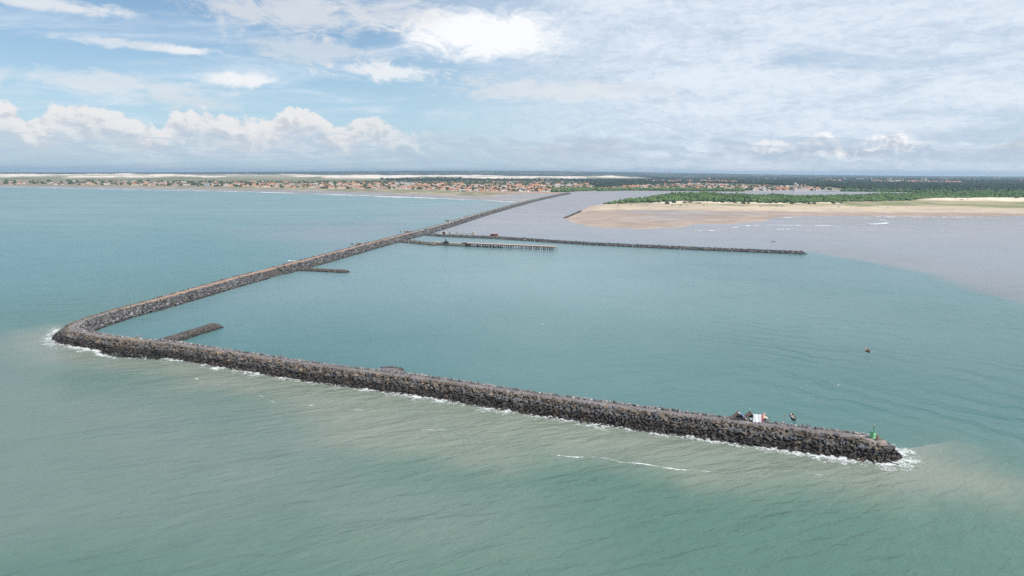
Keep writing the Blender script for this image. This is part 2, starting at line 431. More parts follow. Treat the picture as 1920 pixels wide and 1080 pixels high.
def build_land():
    az = np.linspace(R(-60), R(60), 1500)
    inv = np.linspace(1 / 1000.0, 1 / 25500.0, 520)
    A, I = np.meshgrid(az, inv)
    D = 1 / I
    X, Y = D * np.sin(A), D * np.cos(A)
    H, sa, sb, sd, dune, dn = land_height(X, Y)
    n1 = fbm(X / 60, Y / 120, 3, 5); n2 = fbm(X / 300, Y / 600, 41, 5); n3 = fbm(X / 900, Y / 2500, 47, 4)
    C = np.zeros(X.shape + (4,))
    def lay(rgb, f, wet=0.0):
        f = np.clip(f, 0, 1)[..., None]
        C[...] = C * (1 - f) + np.array([*rgb, wet]) * f
    lay((0.29, 0.265, 0.26), np.ones(X.shape), 0.7)                      # wet beach
    lay((0.24, 0.225, 0.14), sstep(170, 260, sa + (n1 - .5) * 120) * (sa > 0))     # back beach grass
    lay((0.44, 0.37, 0.28), sstep(0.5, 0.62, n1) * (sa > 160) * (sa < 600) * 0.6)
    plain = sstep(500, 900, sa)
    lay((0.17, 0.18, 0.105), plain * 0.85)
    lay((0.26, 0.25, 0.17), plain * sstep(0.45, 0.65, n2) * 0.7)
    town = sstep(-60, 120, sdist(X, Y, TOWN))
    lay((0.24, 0.21, 0.165), town * 0.9)
    lay((0.42, 0.30, 0.23), town * sstep(0.5, 0.65, n1) * 0.7)
    lay((0.46, 0.26, 0.17), sstep(-15, 20, sdist(X, Y, BARE)))
    ff = sstep(-150, 300, sdist(X, Y, FOREST_FAR) + (n2 - .5) * 700)
    lay((0.032, 0.052, 0.038), ff)
    lay((0.075, 0.09, 0.055), ff * sstep(0.45, 0.7, n3) * 0.8)
    lay((0.45, 0.38, 0.29), ff * sstep(0.66, 0.72, n2) * 0.5)          # clearings
    duneC = dune * (1 - sstep(0.50, 0.60, fbm(X / 450, Y / 450, 61, 5)) * 0.8)
    lay((0.80, 0.69, 0.59), np.clip(duneC * 1.6, 0, 1))
    # right-hand sand spit
    B = (sb > 0) | (sb > sa)
    C2 = C.copy(); C[...] = 0
    lay((0.365, 0.285, 0.235), np.ones(X.shape), 0.15)                    # damp flats
    rip = fbm(X / 260, Y / 38, 71, 5)
    rip2 = fbm(X / 150, Y / 16, 73, 4)
    up = sstep(60, 260, sb)
    lay((0.31, 0.31, 0.325), np.maximum(sstep(0.56, 0.61, rip) * up, sstep(0.63, 0.68, rip2) * 0.6) * 0.85, 1.0)        # film water in the runnels
    lay((0.43, 0.325, 0.25), sstep(0.54, 0.62, 1 - rip) * 0.6, 0.1)
    lay((0.46, 0.365, 0.29), (1 - sstep(0, 30, sb)) * 0.7 * (X < 420), 0.1)
    dry = sdist(X, Y, DRYSAND)
    lay((0.53, 0.43, 0.32), sstep(-25, 35, dry + (n1 - .5) * 30))
    dg = sstep(-10, 90, sdist(X, Y, DUNEGRASS) + (n1 - .5) * 130)
    lay((0.36, 0.315, 0.18), dg * 0.8)
    lay((0.20, 0.22, 0.10), dg * sstep(0.46, 0.6, n1) * 0.8)
    lay((0.70, 0.58, 0.45), sstep(-10, 25, sdist(X, Y, HALFDUNES) + (n1 - .5) * 60))
    lay((0.72, 0.60, 0.46), sstep(-10, 40, sdist(X, Y, PALEDUNE) + (n1 - .5) * 60))
    mg = sstep(-10, 60, sdist(X, Y, MANGROVE) + (n1 - .5) * 60)
    lay((0.09, 0.13, 0.045), mg)
    C[...] = np.where(B[..., None], C, C2)
    V = np.stack([X, Y, H], -1).reshape(-1, 3)
    nr, nc = X.shape
    idx = np.arange(nr * nc).reshape(nr, nc)
    F = np.stack([idx[:-1, :-1], idx[:-1, 1:], idx[1:, 1:], idx[1:, :-1]], -1).reshape(-1, 4)
    keep = H.reshape(-1)[F].max(1) > -2.2
    F = F[keep]
    me = mesh_np('land', V, F, land_material(), C.reshape(-1, 4), smooth=True)
    return tag(add('land', me), kind='structure')

def build_sea():
    az = np.concatenate([np.linspace(R(-180), R(-56), 40, endpoint=False), np.linspace(R(-56), R(56), 620), np.linspace(R(56), R(180), 41)[1:]])
    inv = np.concatenate([[1 / 3.0, 1 / 25., 1 / 70.], np.linspace(1 / 120., 1 / 26000., 620)])
    A, I = np.meshgrid(az, inv)
    D = 1 / I
    X, Y = D * np.sin(A), D * np.cos(A)
    C = np.zeros(X.shape + (3,))
    def lay(rgb, f):
        f = np.clip(f, 0, 1)[..., None]
        C[...] = C * (1 - f) + np.array(rgb) * f
    n = fbm(X / 60, Y / 60, 3, 5) - 0.5; nb = fbm(X / 200, Y / 200, 8, 4) - 0.5
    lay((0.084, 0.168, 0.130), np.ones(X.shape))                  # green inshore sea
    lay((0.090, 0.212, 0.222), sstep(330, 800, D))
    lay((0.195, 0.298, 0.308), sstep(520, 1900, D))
    # basin water, clearer and bluer green
    basin = sdist(X, Y, BASIN)
    lay((0.053, 0.148, 0.138), sstep(-25, 40, basin))
    lay((0.078, 0.180, 0.176), sstep(-15, 40, basin) * sstep(150, 20, X))
    lay((0.155, 0.258, 0.265), sstep(-6, 10, basin) * sstep(330, 620, D) * sstep(330, 60, X + nb * 120))
    lay((0.085, 0.190, 0.198), sstep(-6, 10, basin) * sstep(450, 760, D) * sstep(60, 330, X + nb * 120))
    # silt lee along the outer arm
    pl = sdist(X, Y, PLUME) + n * 44 + nb * 34
    lay((0.162, 0.216, 0.186), sstep(-35, 60, sdist(X, Y, PLUME2) + n * 50 + nb * 60) * 0.9 * (basin < 2))
    lay((0.245, 0.262, 0.208), sstep(-20, 18, pl) * 0.74 * (basin < 4))
    # brown river water
    rv = sdist(X, Y, RIVER) + n * 16
    soft = 8 + 130 * sstep(340, 600, X)
    rvm = sstep(-soft, soft + 6, rv + nb * soft * 1.2) * 0.95
    lay((0.215, 0.235, 0.262), rvm)
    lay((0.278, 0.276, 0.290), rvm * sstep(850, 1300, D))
    lay((0.105, 0.150, 0.160), rvm * sstep(790, 640, D) * 0.95)
    lay((0.205, 0.205, 0.205), rvm * sstep(150, 20, rv) * (X > 330) * (D < 1000) * (0.4 + 0.6 * fbm(X / 120, Y / 25, 77, 4)))
    rv2 = sdist(X, Y, RIVER_LEFT) + nb * 260
    lay((0.24, 0.262, 0.288), sstep(-120, 160, rv2) * 0.8 * (rv < 0))
    rv3 = sdist(X, Y, MIXED) + n * 60
    lay((0.140, 0.220, 0.235), sstep(-30, 60, rv3) * 0.45 * (rv < 0))
    sx = sdist(X, Y, SURFZONE)
    lay((0.27, 0.255, 0.235), sstep(-40, 80, sx) * 0.5)
    W = np.zeros(X.shape + (4,))
    W[..., 3] = sstep(-10, 25, pl) * (basin < 2)
    W[..., 0] = (1 - 0.88 * sstep(-25, 25, basin)) * (1 - 0.75 * sstep(-5, 30, rv))
    W[..., 1] = np.maximum(sstep(-10, 60, basin) * sstep(-60, 160, X) , sstep(110, 200, X) * (1 - sstep(700, 900, D)))
    W[..., 2] = sstep(300, 2500, D)
    V = np.stack([X, Y, np.zeros_like(X)], -1).reshape(-1, 3)
    nr, nc = X.shape
    idx = np.arange(nr * nc).reshape(nr, nc)
    F = np.stack([idx[:-1, :-1], idx[:-1, 1:], idx[1:, 1:], idx[1:, :-1]], -1).reshape(-1, 4)
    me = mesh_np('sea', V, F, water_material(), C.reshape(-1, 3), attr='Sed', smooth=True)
    a = me.color_attributes.new('Wav', 'FLOAT_COLOR', 'POINT')
    c = np.ones((len(V), 4), np.float32); c[:, :4] = W.reshape(-1, 4)
    a.data.foreach_set('color', c.ravel())
    return tag(add('sea', me), kind='structure')

# ------------------------------------------------------------------ breakwater plan
LONG = [(237.7, 3008.8), (176.0, 2782.0), (66.5, 2249.2), (-0.9, 1872.0), (-67.4, 1475.3), (-113.8, 1153.5), (-142.6, 988.3), (-168.8, 853.8), (-184.9, 759.0), (-205.4, 648.3)] + [(-223.8, 562.0), (-234.8, 485.0), (-238.0, 460.1), (-245.7, 425.3), (-246.2, 404.4)]
FRONT = [(-246.3, 393.2), (-245.0, 384.7), (-240.5, 375.9), (-231.4, 367.6), (-218.1, 361.0), (-201.0, 352.9), (-189.1, 348.4), (-174.6, 345.3), (-153.5, 335.8), (-120.6, 320.1), (-85.1, 303.1), (-35.6, 284.9), (8.4, 263.0), (71.5, 237.1), (112.7, 221.3), (117.5, 219.0)]
PATH = np.array(LONG + FRONT)
PATH = chaikin(PATH, 2)
def scale_at(P):
    """the mole grows from the sharp corner toward the head, and again along the long arm"""
    x, y = P[:, 0], P[:, 1]
    return 0.92 + 0.08 * sstep(420, 720, y)
def widen_at(P):
    return 1.5 * sstep(400, 520, P[:, 1])
_pr = resample(PATH, 20)
BASIN = [tuple(p) for p in _pr[int(np.argmin(np.linalg.norm(_pr - np.array((-142.28, 1058.72)), axis=1))):]]
JETTY = [(-138.5, 1030.5), (-123.7, 1017.5), (-98.5, 996.7), (-59.8, 981.5), (-22.3, 966.8), (28.1, 933.8), (94.3, 889.9), (157.0, 862.7), (216.0, 837.0), (272.6, 815.7), (316.4, 800.5), (327.7, 795.5)]
BASIN = BASIN + [(132.6, 218.3), (150.9, 225.3), (168.2, 210.1), (214.1, 198.9), (429.4, 315.4), (368.1, 477.9), (358.4, 536.8), (380.4, 642.5), (367.4, 742.2), (349.6, 806.7)] + [tuple(p) for p in JETTY[::-1]]
PLUME = [(-255.8, 365.9), (-201.8, 314.8), (-140.1, 283.3), (-73.0, 257.5), (-57.0, 240.5), (-58.1, 229.3), (-34.3, 216.5), (-9.9, 211.6), (7.1, 217.0), (32.0, 208.8), (49.5, 185.2), (63.0, 185.3), (82.4, 188.8), (99.8, 178.4), (119.7, 175.5), (139.2, 164.1), (181.9, 198.6), (161.5, 210.1), (150.0, 226.7), (147.0, 247.3), (131.0, 242.7), (8.8, 274.7), (-116.7, 325.4), (-222.0, 366.5), (-269.8, 405.4)]
PLUME2 = [(-356.5, 364.1), (-265.4, 384.6), (-174.9, 315.2), (-105.0, 291.3), (-52.1, 254.7), (-9.8, 208.3), (12.3, 186.5), (17.8, 165.7), (21.8, 136.7), (-152.4, 135.5)]
RIVER = [(279.1, 3468.6), (773.1, 7421.9), (8203.0, 7615.5), (690.8, 516.7), (368.1, 477.9), (358.4, 536.8), (380.4, 642.5), (367.4, 742.2), (345.7, 812.1), (280.1, 838.1), (161.9, 889.6), (28.9, 963.3), (-136.7, 1059.0), (-118.4, 1199.6), (-69.7, 1525.9), (-0.9, 1923.2), (67.9, 2296.2), (184.5, 2916.9)]
RIVER_LEFT = [(-336.1, 1108.8), (-316.6, 1307.6), (-247.8, 1638.9), (-147.1, 1941.4), (-49.8, 2160.6), (49.6, 2251.5), (-117.2, 1187.6), (-178.4, 902.7), (-210.0, 765.4)]
MIXED = [(-178.4, 902.7), (-62.0, 813.5), (45.8, 754.7), (159.4, 721.7), (281.7, 683.9), (349.6, 806.7), (161.9, 889.6), (-127.6, 1050.0)]
SURFZONE = [(526.8, 1456.3), (683.4, 1511.4), (1069.9, 1509.8), (961.9, 1355.8), (733.8, 1313.6), (542.2, 1330.6)]

# rock shapes
def hulls(k):
    out = []
    for i in range(k):
        bm = bmesh.new()
        r = np.random.default_rng(100 + i)
        n = 11 + i % 5
        p = r.normal(size=(n, 3)); p /= np.linalg.norm(p, axis=1)[:, None]
        p *= (0.80 + 0.28 * r.random((n, 1)))
        p = np.clip(p, -0.78, 0.78)
        for q in p: bm.verts.new(q)
        res = bmesh.ops.convex_hull(bm, input=bm.verts)
        loose = [v for v in bm.verts if not v.link_faces]
        bmesh.ops.delete(bm, geom=loose, context='VERTS')
        bmesh.ops.triangulate(bm, faces=bm.faces)
        bmesh.ops.recalc_face_normals(bm, faces=bm.faces)
        bm.verts.index_update()
        out.append((np.array([v.co[:] for v in bm.verts]), np.array([[v.index for v in f.verts] for f in bm.faces])))
        bm.free()
    return out
HULL = hulls(26)

def rand_rot(n, r):
    q = r.normal(size=(n, 4)); q /= np.linalg.norm(q, axis=1)[:, None]
    w, x, y, z = q.T
    return np.stack([np.stack([1 - 2 * (y * y + z * z), 2 * (x * y - z * w), 2 * (x * z + y * w)], -1),
                     np.stack([2 * (x * y + z * w), 1 - 2 * (x * x + z * z), 2 * (y * z - x * w)], -1),
                     np.stack([2 * (x * z - y * w), 2 * (y * z + x * w), 1 - 2 * (x * x + y * y)], -1)], 1)

def rock_geo(P, S, C, r):
    """P centres, S sizes (n,3), C colours (n,4) -> list of (V, F, c) per rock, merged per hull"""
    n = len(P)
    Rm = rand_rot(n, r)
    Hh = r.integers(0, len(HULL), n)
    vs, fs, cs = [None] * n, [None] * n, None
    for i in range(n):
        hv, hf = HULL[Hh[i]]
        vs[i] = (Rm[i] @ (hv * S[i]).T).T * np.array([1, 1, 0.86]) + P[i]
        fs[i] = hf
    return vs, fs

def merge(vs, fs, C):
    off = np.cumsum([0] + [len(v) for v in vs[:-1]])
    V = np.concatenate(vs); F = np.concatenate([f + o for f, o in zip(fs, off)])
    c = np.repeat(C, [len(v) for v in vs], axis=0)
    return V, F, c

def loop_of(path, step=2.0, head=True):
    """outline walk: down the right side, round the end, back up the left side: base points and outward directions"""
    p = resample(path, step)
    t = np.gradient(p, axis=0); t /= np.linalg.norm(t, axis=1)[:, None]
    # smooth the directions
    right = np.stack([t[:, 1], -t[:, 0]], 1)
    B = [p]; D = [right]
    if head:
        a0 = math.atan2(right[-1][1], right[-1][0])
        a = a0 + np.linspace(0, math.pi, 15)[1:-1]
        B.append(np.repeat(p[-1:], len(a), 0)); D.append(np.stack([np.cos(a), np.sin(a)], 1))
    B.append(p[::-1]); D.append(-right[::-1])
    return np.concatenate(B), np.concatenate(D)

def core_mesh(name, path, prof, colf, step=2.0, jit=0.25, main=False):
    """prof: list of (distance, z); colf(k, pts) -> rgb per level"""
    B, Dr = loop_of(path, step)
    V = []; C = []
    sc_k = scale_at(B) if main else np.ones(len(B)); wd = widen_at(B) if main else np.zeros(len(B))
    for k, (d, z) in enumerate(prof):
        P = B + Dr * (d * sc_k + wd * min(1.0, d / 2.8))[:, None]
        z = z * sc_k if z > 0 else z + 0 * sc_k
        j = (fbm(P[:, 0] / 3, P[:, 1] / 3, 5 + k, 2) - 0.5) * 2 * jit
        V.append(np.column_stack([P, z + j if d > 0.01 else z]))
        C.append(colf(k, P))
    n = len(B)
    V = np.concatenate(V); C = np.concatenate(C)
    F = []
    for k in range(len(prof) - 1):
        i = np.arange(n - 1)
        F.append(np.stack([k * n + i, (k + 1) * n + i, (k + 1) * n + i + 1, k * n + i + 1], 1))
    return V, F, C

def slope_rocks(path, w, run, zc, seed, size=1.0, spacing=1.3, rowstep=1.05, tint=None, crestrow=True, lo=-0.9, main=False):
    """jittered courses of boulders on both slopes and round the head; returns P, S, C, side"""
    r = np.random.default_rng(seed)
    B, Dr = loop_of(path, 2.0)
    nb = len(B)
    sc_k = scale_at(B) if main else np.ones(nb); wd = widen_at(B) if main else np.zeros(nb)
    Ps, Ss, Cs, Ds = [], [], [], []
    d = w / 2 - (0.3 if crestrow else -0.3)
    row = 0
    while True:
        z = zc - max(0.0, d - w / 2) / run * zc
        if z < lo: break
        P = B + Dr * (d * sc_k + wd)[:, None]
        seg = np.linalg.norm(np.diff(P, axis=0), axis=1)
        L = np.concatenate([[0], np.cumsum(seg)])
        n = int(L[-1] / spacing)
        s = (np.arange(n) + (row % 2) * 0.5 + r.uniform(-0.32, 0.32, n)) * spacing
        q = np.stack([np.interp(s, L, P[:, k]) for k in range(2)], 1)
        u = np.interp(s, L, np.linspace(0, 1, nb))
        q += r.normal(0, 0.14 * rowstep, q.shape)
        zz = z * (np.interp(s, L, sc_k) if z > 0 else 1.0) + r.normal(0, 0.13, n) - 0.05
        sz = size * (0.50 + 0.68 * r.random(n) ** 1.35) * (1.0 if z > 0.8 else 1.08)
        S = np.stack([sz * r.uniform(0.95, 1.35, n), sz * r.uniform(0.75, 1.05, n), sz * r.uniform(0.6, 0.95, n)], 1)
        Ps.append(np.column_stack([q, zz])); Ss.append(S); Cs.append(tint(np.column_stack([q, zz]), u, r)); Ds.append(np.full(n, d))
        d += rowstep; row += 1
    return np.concatenate(Ps), np.concatenate(Ss), np.concatenate(Cs), np.concatenate(Ds)

TAN = np.array([(0.20, 0.160, 0.122), (0.165, 0.135, 0.11), (0.235, 0.185, 0.138)])
GREY = np.array([(0.14, 0.14, 0.147), (0.11, 0.113, 0.122), (0.165, 0.163, 0.166), (0.125, 0.117, 0.11)])
LIGHT = np.array([(0.26, 0.25, 0.25), (0.32, 0.31, 0.31)])

def tint_main(P, u, r):
    n = len(P); z = P[:, 2]
    outer = ~inside(P[:, 0], P[:, 1], BASIN_CREST)
    D = np.hypot(P[:, 0], P[:, 1])
    front = outer & (D < 520)
    k = r.random(n)
    c = np.where(k[:, None] < np.where(z > 3.7, 0.74, np.where(z > 2.6, 0.24, 0.35))[:, None], TAN[r.integers(0, 3, n)], GREY[r.integers(0, 4, n)])
    g = GREY[r.integers(0, 4, n)] * r.uniform(0.8, 1.45, (n, 1))
    lt = LIGHT[r.integers(0, 2, n)]
    c2 = np.where((r.random(n) < 0.10)[:, None], lt, g)
    # inner faces: cool grey with some pale blocks, paler far away
    c = np.where(front[:, None], c, c2)
    c = c * r.uniform(0.62, 1.15, (n, 1))
    wet = np.where(front, 2.7 + 0.7 * (fbm(P[:, 0] / 14, P[:, 1] / 14, 9, 3) - 0.5), 0.7)
    return np.column_stack([c, wet / 5.0])
BASIN_CREST = [tuple(p) for p in resample(PATH, 6)] + [(198.2, 267.1), (373.1, 720.0)] + [(330.0, 2900.0)]

# ------------------------------------------------------------------ breakwater, spurs, jetty
W_, RUN, ZC = 5.6, 7.0, 5.2
def col_main(k, P):
    D = np.hypot(P[:, 0], P[:, 1])
    x = P[:, 0]; y = P[:, 1]
    c = np.tile((0.225, 0.203, 0.20), (len(P), 1))
    tr = sstep(400, 450, y)[:, None]
    c = c * (1 - tr) + np.array((0.40, 0.265, 0.19)) * tr
    t2 = sstep(960, 1040, y)[:, None]
    c = c * (1 - t2) + np.array((0.42, 0.37, 0.31)) * t2
    return c
def col_edge(k, P):
    return np.tile((0.17, 0.16, 0.16), (len(P), 1))
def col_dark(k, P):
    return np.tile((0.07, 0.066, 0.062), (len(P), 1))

bw = empty('breakwater', (*(-255.76, 399.89), 0))
tag(bw, 'long grey rubble breakwater bending sharply at the left and ending at the green beacon', 'breakwater')
def local(V, o):
    V = np.asarray(V, float).copy(); V -= np.array(o.location); return V
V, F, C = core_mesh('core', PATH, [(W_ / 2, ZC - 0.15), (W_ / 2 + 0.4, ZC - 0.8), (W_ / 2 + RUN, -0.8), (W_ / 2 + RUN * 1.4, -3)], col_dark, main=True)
add('core', mesh_np('core', local(V, bw), F, M_CORE, C), bw)
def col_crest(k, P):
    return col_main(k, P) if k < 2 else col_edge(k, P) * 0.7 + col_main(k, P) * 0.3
V, F, C = core_mesh('crest_track', PATH, [(0, ZC + 0.12), (1.6, ZC + 0.1), (2.5, ZC), (W_ / 2 + 0.05, ZC - 0.12)], col_crest, jit=0.12, main=True)
add('crest_track', mesh_np('crest_track', local(V, bw), F, M_CORE, C, smooth=True), bw)
LAY = [(-50.4, 290.7), (-53.5, 295.6)]
V, F, C = core_mesh('turnout', LAY, [(0, 4.95), (5.0, 4.85), (6.5, 4.3), (11, -2.5)], lambda k, P: np.tile((0.20, 0.18, 0.178) if k < 2 else (0.09, 0.085, 0.08), (len(P), 1)))
add('turnout', mesh_np('turnout', local(V, bw), F, M_CORE, C), bw)

def tint_spur(a, b, wet):
    def f(P, u, r):
        n = len(P)
        c = np.where((r.random(n) < 0.5)[:, None], np.array(a), np.array(b)) * r.uniform(0.65, 1.35, (n, 1))
        return np.column_stack([c, np.full(n, wet / 5.0)])
    return f
ROCK_P, ROCK_S, ROCK_C = [], [], []
def rocks(*args, **kw):
    P, S, C, d = slope_rocks(*args, **kw)
    ROCK_P.append(P); ROCK_S.append(S); ROCK_C.append(C)

near_path = PATH[np.hypot(PATH[:, 0], PATH[:, 1]) < 640]
far_path = PATH[np.hypot(PATH[:, 0], PATH[:, 1]) >= 600]
rocks(near_path, W_, RUN, ZC, 1, size=1.2, spacing=1.30, rowstep=0.92, tint=tint_main, main=True)
i0 = len(ROCK_P)
P, S, C, d = slope_rocks(far_path, W_, RUN, ZC, 2, size=1.55, spacing=1.95, rowstep=1.3, tint=tint_main, main=True)
ok = P[:, 1] > 618
ROCK_P.append(P[ok]); ROCK_S.append(S[ok]); ROCK_C.append(C[ok])
# berm at the corner toe
rocks(np.array([(-203.1, 345.6), (-189.7, 338.4), (-172.5, 335.6)]), 2.5, 3.5, 1.9, 3, size=1.0, spacing=1.3, rowstep=0.95, tint=tint_spur((0.10, 0.09, 0.08), (0.08, 0.08, 0.08), 3.5))

def spur(name, label, cat, pts, w, run, zc, seed, size, spacing, tint, colr=(0.13, 0.12, 0.115)):
    pts = np.array(pts)
    o = empty(name, (*pts[0], 0))
    tag(o, label, cat)
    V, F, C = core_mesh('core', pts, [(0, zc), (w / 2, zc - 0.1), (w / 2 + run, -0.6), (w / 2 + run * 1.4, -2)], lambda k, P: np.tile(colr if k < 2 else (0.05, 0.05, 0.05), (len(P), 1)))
    add('core', mesh_np('core', local(V, o), F, M_CORE, C), o)
    P, S, C, d = slope_rocks(pts, w, run, zc, seed, size=size, spacing=spacing, rowstep=spacing * 0.8, tint=tint)
    r = np.random.default_rng(seed + 50)
    n = int(len(P) * 0.22)
    pp = resample(pts, 0.5); q = pp[r.integers(0, len(pp), n)] + r.uniform(-w / 2, w / 2, (n, 2))
    P = np.concatenate([P, np.column_stack([q, np.full(n, zc)])])
    S = np.concatenate([S, size * r.uniform(0.4, 0.85, (n, 3))])
    C = np.concatenate([C, tint(np.column_stack([q, np.full(n, zc)]), None, r)])
    vs, fs = rock_geo(P, S, C, r)
    V, F, C = merge(vs, fs, C)
    b = add('rubble', mesh_np('rubble', local(V, o), F, M_ROCK, C), o)
    tag(b, kind='stuff')
    return o
SPUR_T = tint_spur((0.14, 0.125, 0.11), (0.10, 0.10, 0.10), 0.5)
spur('rock_spur', 'short dark rubble spur reaching into the basin beside the sharp left corner', 'rock spur', [(-184.5, 360.1), (-180.5, 375.6), (-173.4, 400.3)], 3.0, 3.6, 2.4, 21, 0.62, 0.85, SPUR_T)
spur('rock_spur', 'thin low brown rubble spur off the middle of the long arm', 'rock spur', [(-202.6, 643.6), (-186.5, 642.3), (-170.5, 637.4), (-152.8, 632.6)], 2.6, 4.0, 2.0, 22, 0.85, 1.2, tint_spur((0.15, 0.13, 0.105), (0.11, 0.105, 0.095), 0.6))
spur('rubble_jetty', 'long straight inner jetty of grey rubble carrying the ruined walls', 'jetty', JETTY, 3.0, 4.4, 2.7, 23, 1.45, 1.9, tint_spur((0.19, 0.185, 0.18), (0.09, 0.095, 0.10), 0.5))
spur('pier_mole', 'short rubble mole leading from the long arm to the concrete quay', 'mole', [(-160.1, 936.8), (-138.1, 908.1), (-115.3, 891.4), (-97.9, 875.1)], 3.2, 4.2, 2.6, 24, 1.2, 1.7, tint_spur((0.19, 0.17, 0.15), (0.12, 0.115, 0.11), 0.5), (0.30, 0.24, 0.19))
spur('training_wall', 'dark rock training wall along the river edge of the sandbank', 'rock wall', [(104.1, 1407.5), (113.2, 1451.0), (123.6, 1497.2), (136.6, 1556.7), (148.5, 1609.9), (162.4, 1678.7)], 1.6, 2.6, 1.0, 25, 1.2, 2.2, tint_spur((0.13, 0.12, 0.11), (0.09, 0.09, 0.09), 0.5))

# loose stones on the crest and along its inner edge
r = np.random.default_rng(77)
pp = resample(np.array(FRONT), 0.25)
n = 5200
i = r.integers(0, len(pp) - 1, n)
tg = pp[i + 1] - pp[i]; tg /= np.linalg.norm(tg, axis=1)[:, None]
lft = np.stack([-tg[:, 1], tg[:, 0]], 1)
q = pp[i] + lft * r.uniform(-2.9, 2.9, (n, 1)) * scale_at(pp[i])[:, None]
ROCK_P.append(np.column_stack([q, (ZC + 0.06) * scale_at(pp[i])])); sz = r.uniform(0.10, 0.26, (n, 1)) * np.where(r.random((n, 1)) < 0.10, 1.9, 1)
ROCK_S.append(sz * r.uniform(0.7, 1.3, (n, 3)))
ROCK_C.append(np.column_stack([np.where((r.random(n) < 0.3)[:, None], (0.40, 0.37, 0.36), (0.20, 0.18, 0.178)) * r.uniform(0.7, 1.3, (n, 1)), np.full(n, 0.1)]))
n = 800
i = r.integers(0, len(pp) - 1, n)
tg = pp[i + 1] - pp[i]; tg /= np.linalg.norm(tg, axis=1)[:, None]
lft = np.stack([-tg[:, 1], tg[:, 0]], 1)
q = pp[i] + lft * r.normal(2.9, 0.35, (n, 1)) * scale_at(pp[i])[:, None]
ROCK_P.append(np.column_stack([q, (ZC + 0.05) * scale_at(pp[i])]))
ROCK_S.append(r.uniform(0.4, 1.05, (n, 1)) * r.uniform(0.7, 1.3, (n, 3)))
ROCK_C.append(np.column_stack([np.where((r.random(n) < 0.35)[:, None], (0.40, 0.37, 0.36), (0.26, 0.245, 0.24)) * r.uniform(0.6, 1.2, (n, 1)), np.full(n, 0.1)]))
# stones round the gravel turnout
n = 60
a = r.uniform(0.2, 2.2, n); c0 = np.array(LAY[1])
q = c0 + np.stack([np.cos(a), np.sin(a)], 1) * r.normal(6.0, 0.4, (n, 1))
ROCK_P.append(np.column_stack([q, np.full(n, 4.8)])); ROCK_S.append(r.uniform(0.35, 0.75, (n, 3))); ROCK_C.append(np.column_stack([np.tile((0.10, 0.10, 0.10), (n, 1)) * r.uniform(0.7, 1.5, (n, 1)), np.full(n, 0.1)]))

P = np.concatenate(ROCK_P); S = np.concatenate(ROCK_S); C = np.concatenate(ROCK_C)
vs, fs = rock_geo(P, S, C, np.random.default_rng(5))
# the 300 boulders that show largest stay single
D = np.hypot(P[:, 0], P[:, 1]); big = S.max(1)
outer = ~inside(P[:, 0], P[:, 1], BASIN_CREST)
show = np.where(outer & (P[:, 2] > 0.25) & (P[:, 2] < 5.25) & (big > 0.75) & (P[:, 0] > 30), big / np.hypot(D, CAM_H), 0)
pick = np.argsort(-show)[:300]
single = np.zeros(len(P), bool); single[pick] = True
rest = np.nonzero(~single)[0]
V, F, Cc = merge([vs[k] for k in rest], [fs[k] for k in rest], C[rest])
tag(add('armour_stone', mesh_np('armour_stone', V, F, M_ROCK, Cc)), 'grey and brown boulders armouring the breakwater slopes', 'boulders', kind='stuff')
BEACON = np.array((115.89, 215.84)); SHEET = np.array((86.49, 235.05))
for k in pick:
    v = vs[k] - P[k]
    o = add('armour_rock', mesh_np('armour_rock', v, fs[k], M_ROCK, np.repeat(C[k][None], len(v), 0)), loc=tuple(P[k]))
    c = C[k]; z = P[k][2]
    wet = z < C[k][3] * 5
    tone = 'dark wet' if wet else ('pale brown' if c[0] > c[2] * 1.45 and c[0] > 0.18 else 'brown' if c[0] > c[2] * 1.25 else 'light grey' if c.max() > 0.14 else 'dark grey')
    s = S[k]
    shape = 'long' if s[0] > 1.75 * s[2] else 'blocky' if s[0] < 1.3 * s[2] else 'angular'
    size = 'large' if big[k] > 1.25 else 'medium'
    row = 'at the waterline' if z < 1.1 else 'in the lower courses' if z < 2.4 else 'halfway up' if z < 3.7 else 'in the top course'
    al = P[k][0]
    where = ('just beyond the green beacon' if al > BEACON[0] + 3 else 'below the green beacon' if al > BEACON[0] - 7 else
             'left of the green beacon' if al > BEACON[0] - 18 else 'right of the fishing camp' if al > SHEET[0] + 6 else 'below the white sheet' if al > SHEET[0] - 5 else
             'below the thatched shelters' if al > SHEET[0] - 16 else 'left of the fishing camp' if al > SHEET[0] - 32 else 'far left of the fishing camp')
    tag(o, f'{size} {tone} {shape} boulder {row} {where}', 'boulder', 'armour boulders on the sea side of the breakwater')

# ------------------------------------------------------------------ land, sea, air
build_land()
build_sea()
hz = MB(); hz.box((0, 11000, 85.5), (58000, 78000, 179))
mh = bpy.data.materials.new('haze'); mh.use_nodes = True
th = NT(mh.node_tree)
for nd in list(th.n):
    if nd.type == 'BSDF_PRINCIPLED': th.n.remove(nd)
pv = th.n.new('ShaderNodeVolumePrincipled')
pv.inputs['Color'].default_value = (0.60, 0.79, 0.96, 1); pv.inputs['Density'].default_value = 4.4e-5; pv.inputs['Anisotropy'].default_value = 0.2
th.l.new(pv.outputs[0], th.n['Material Output'].inputs['Volume'])
tag(hz.build('haze', mh), 'thin bluish sea haze over the whole coast', 'haze', kind='stuff')

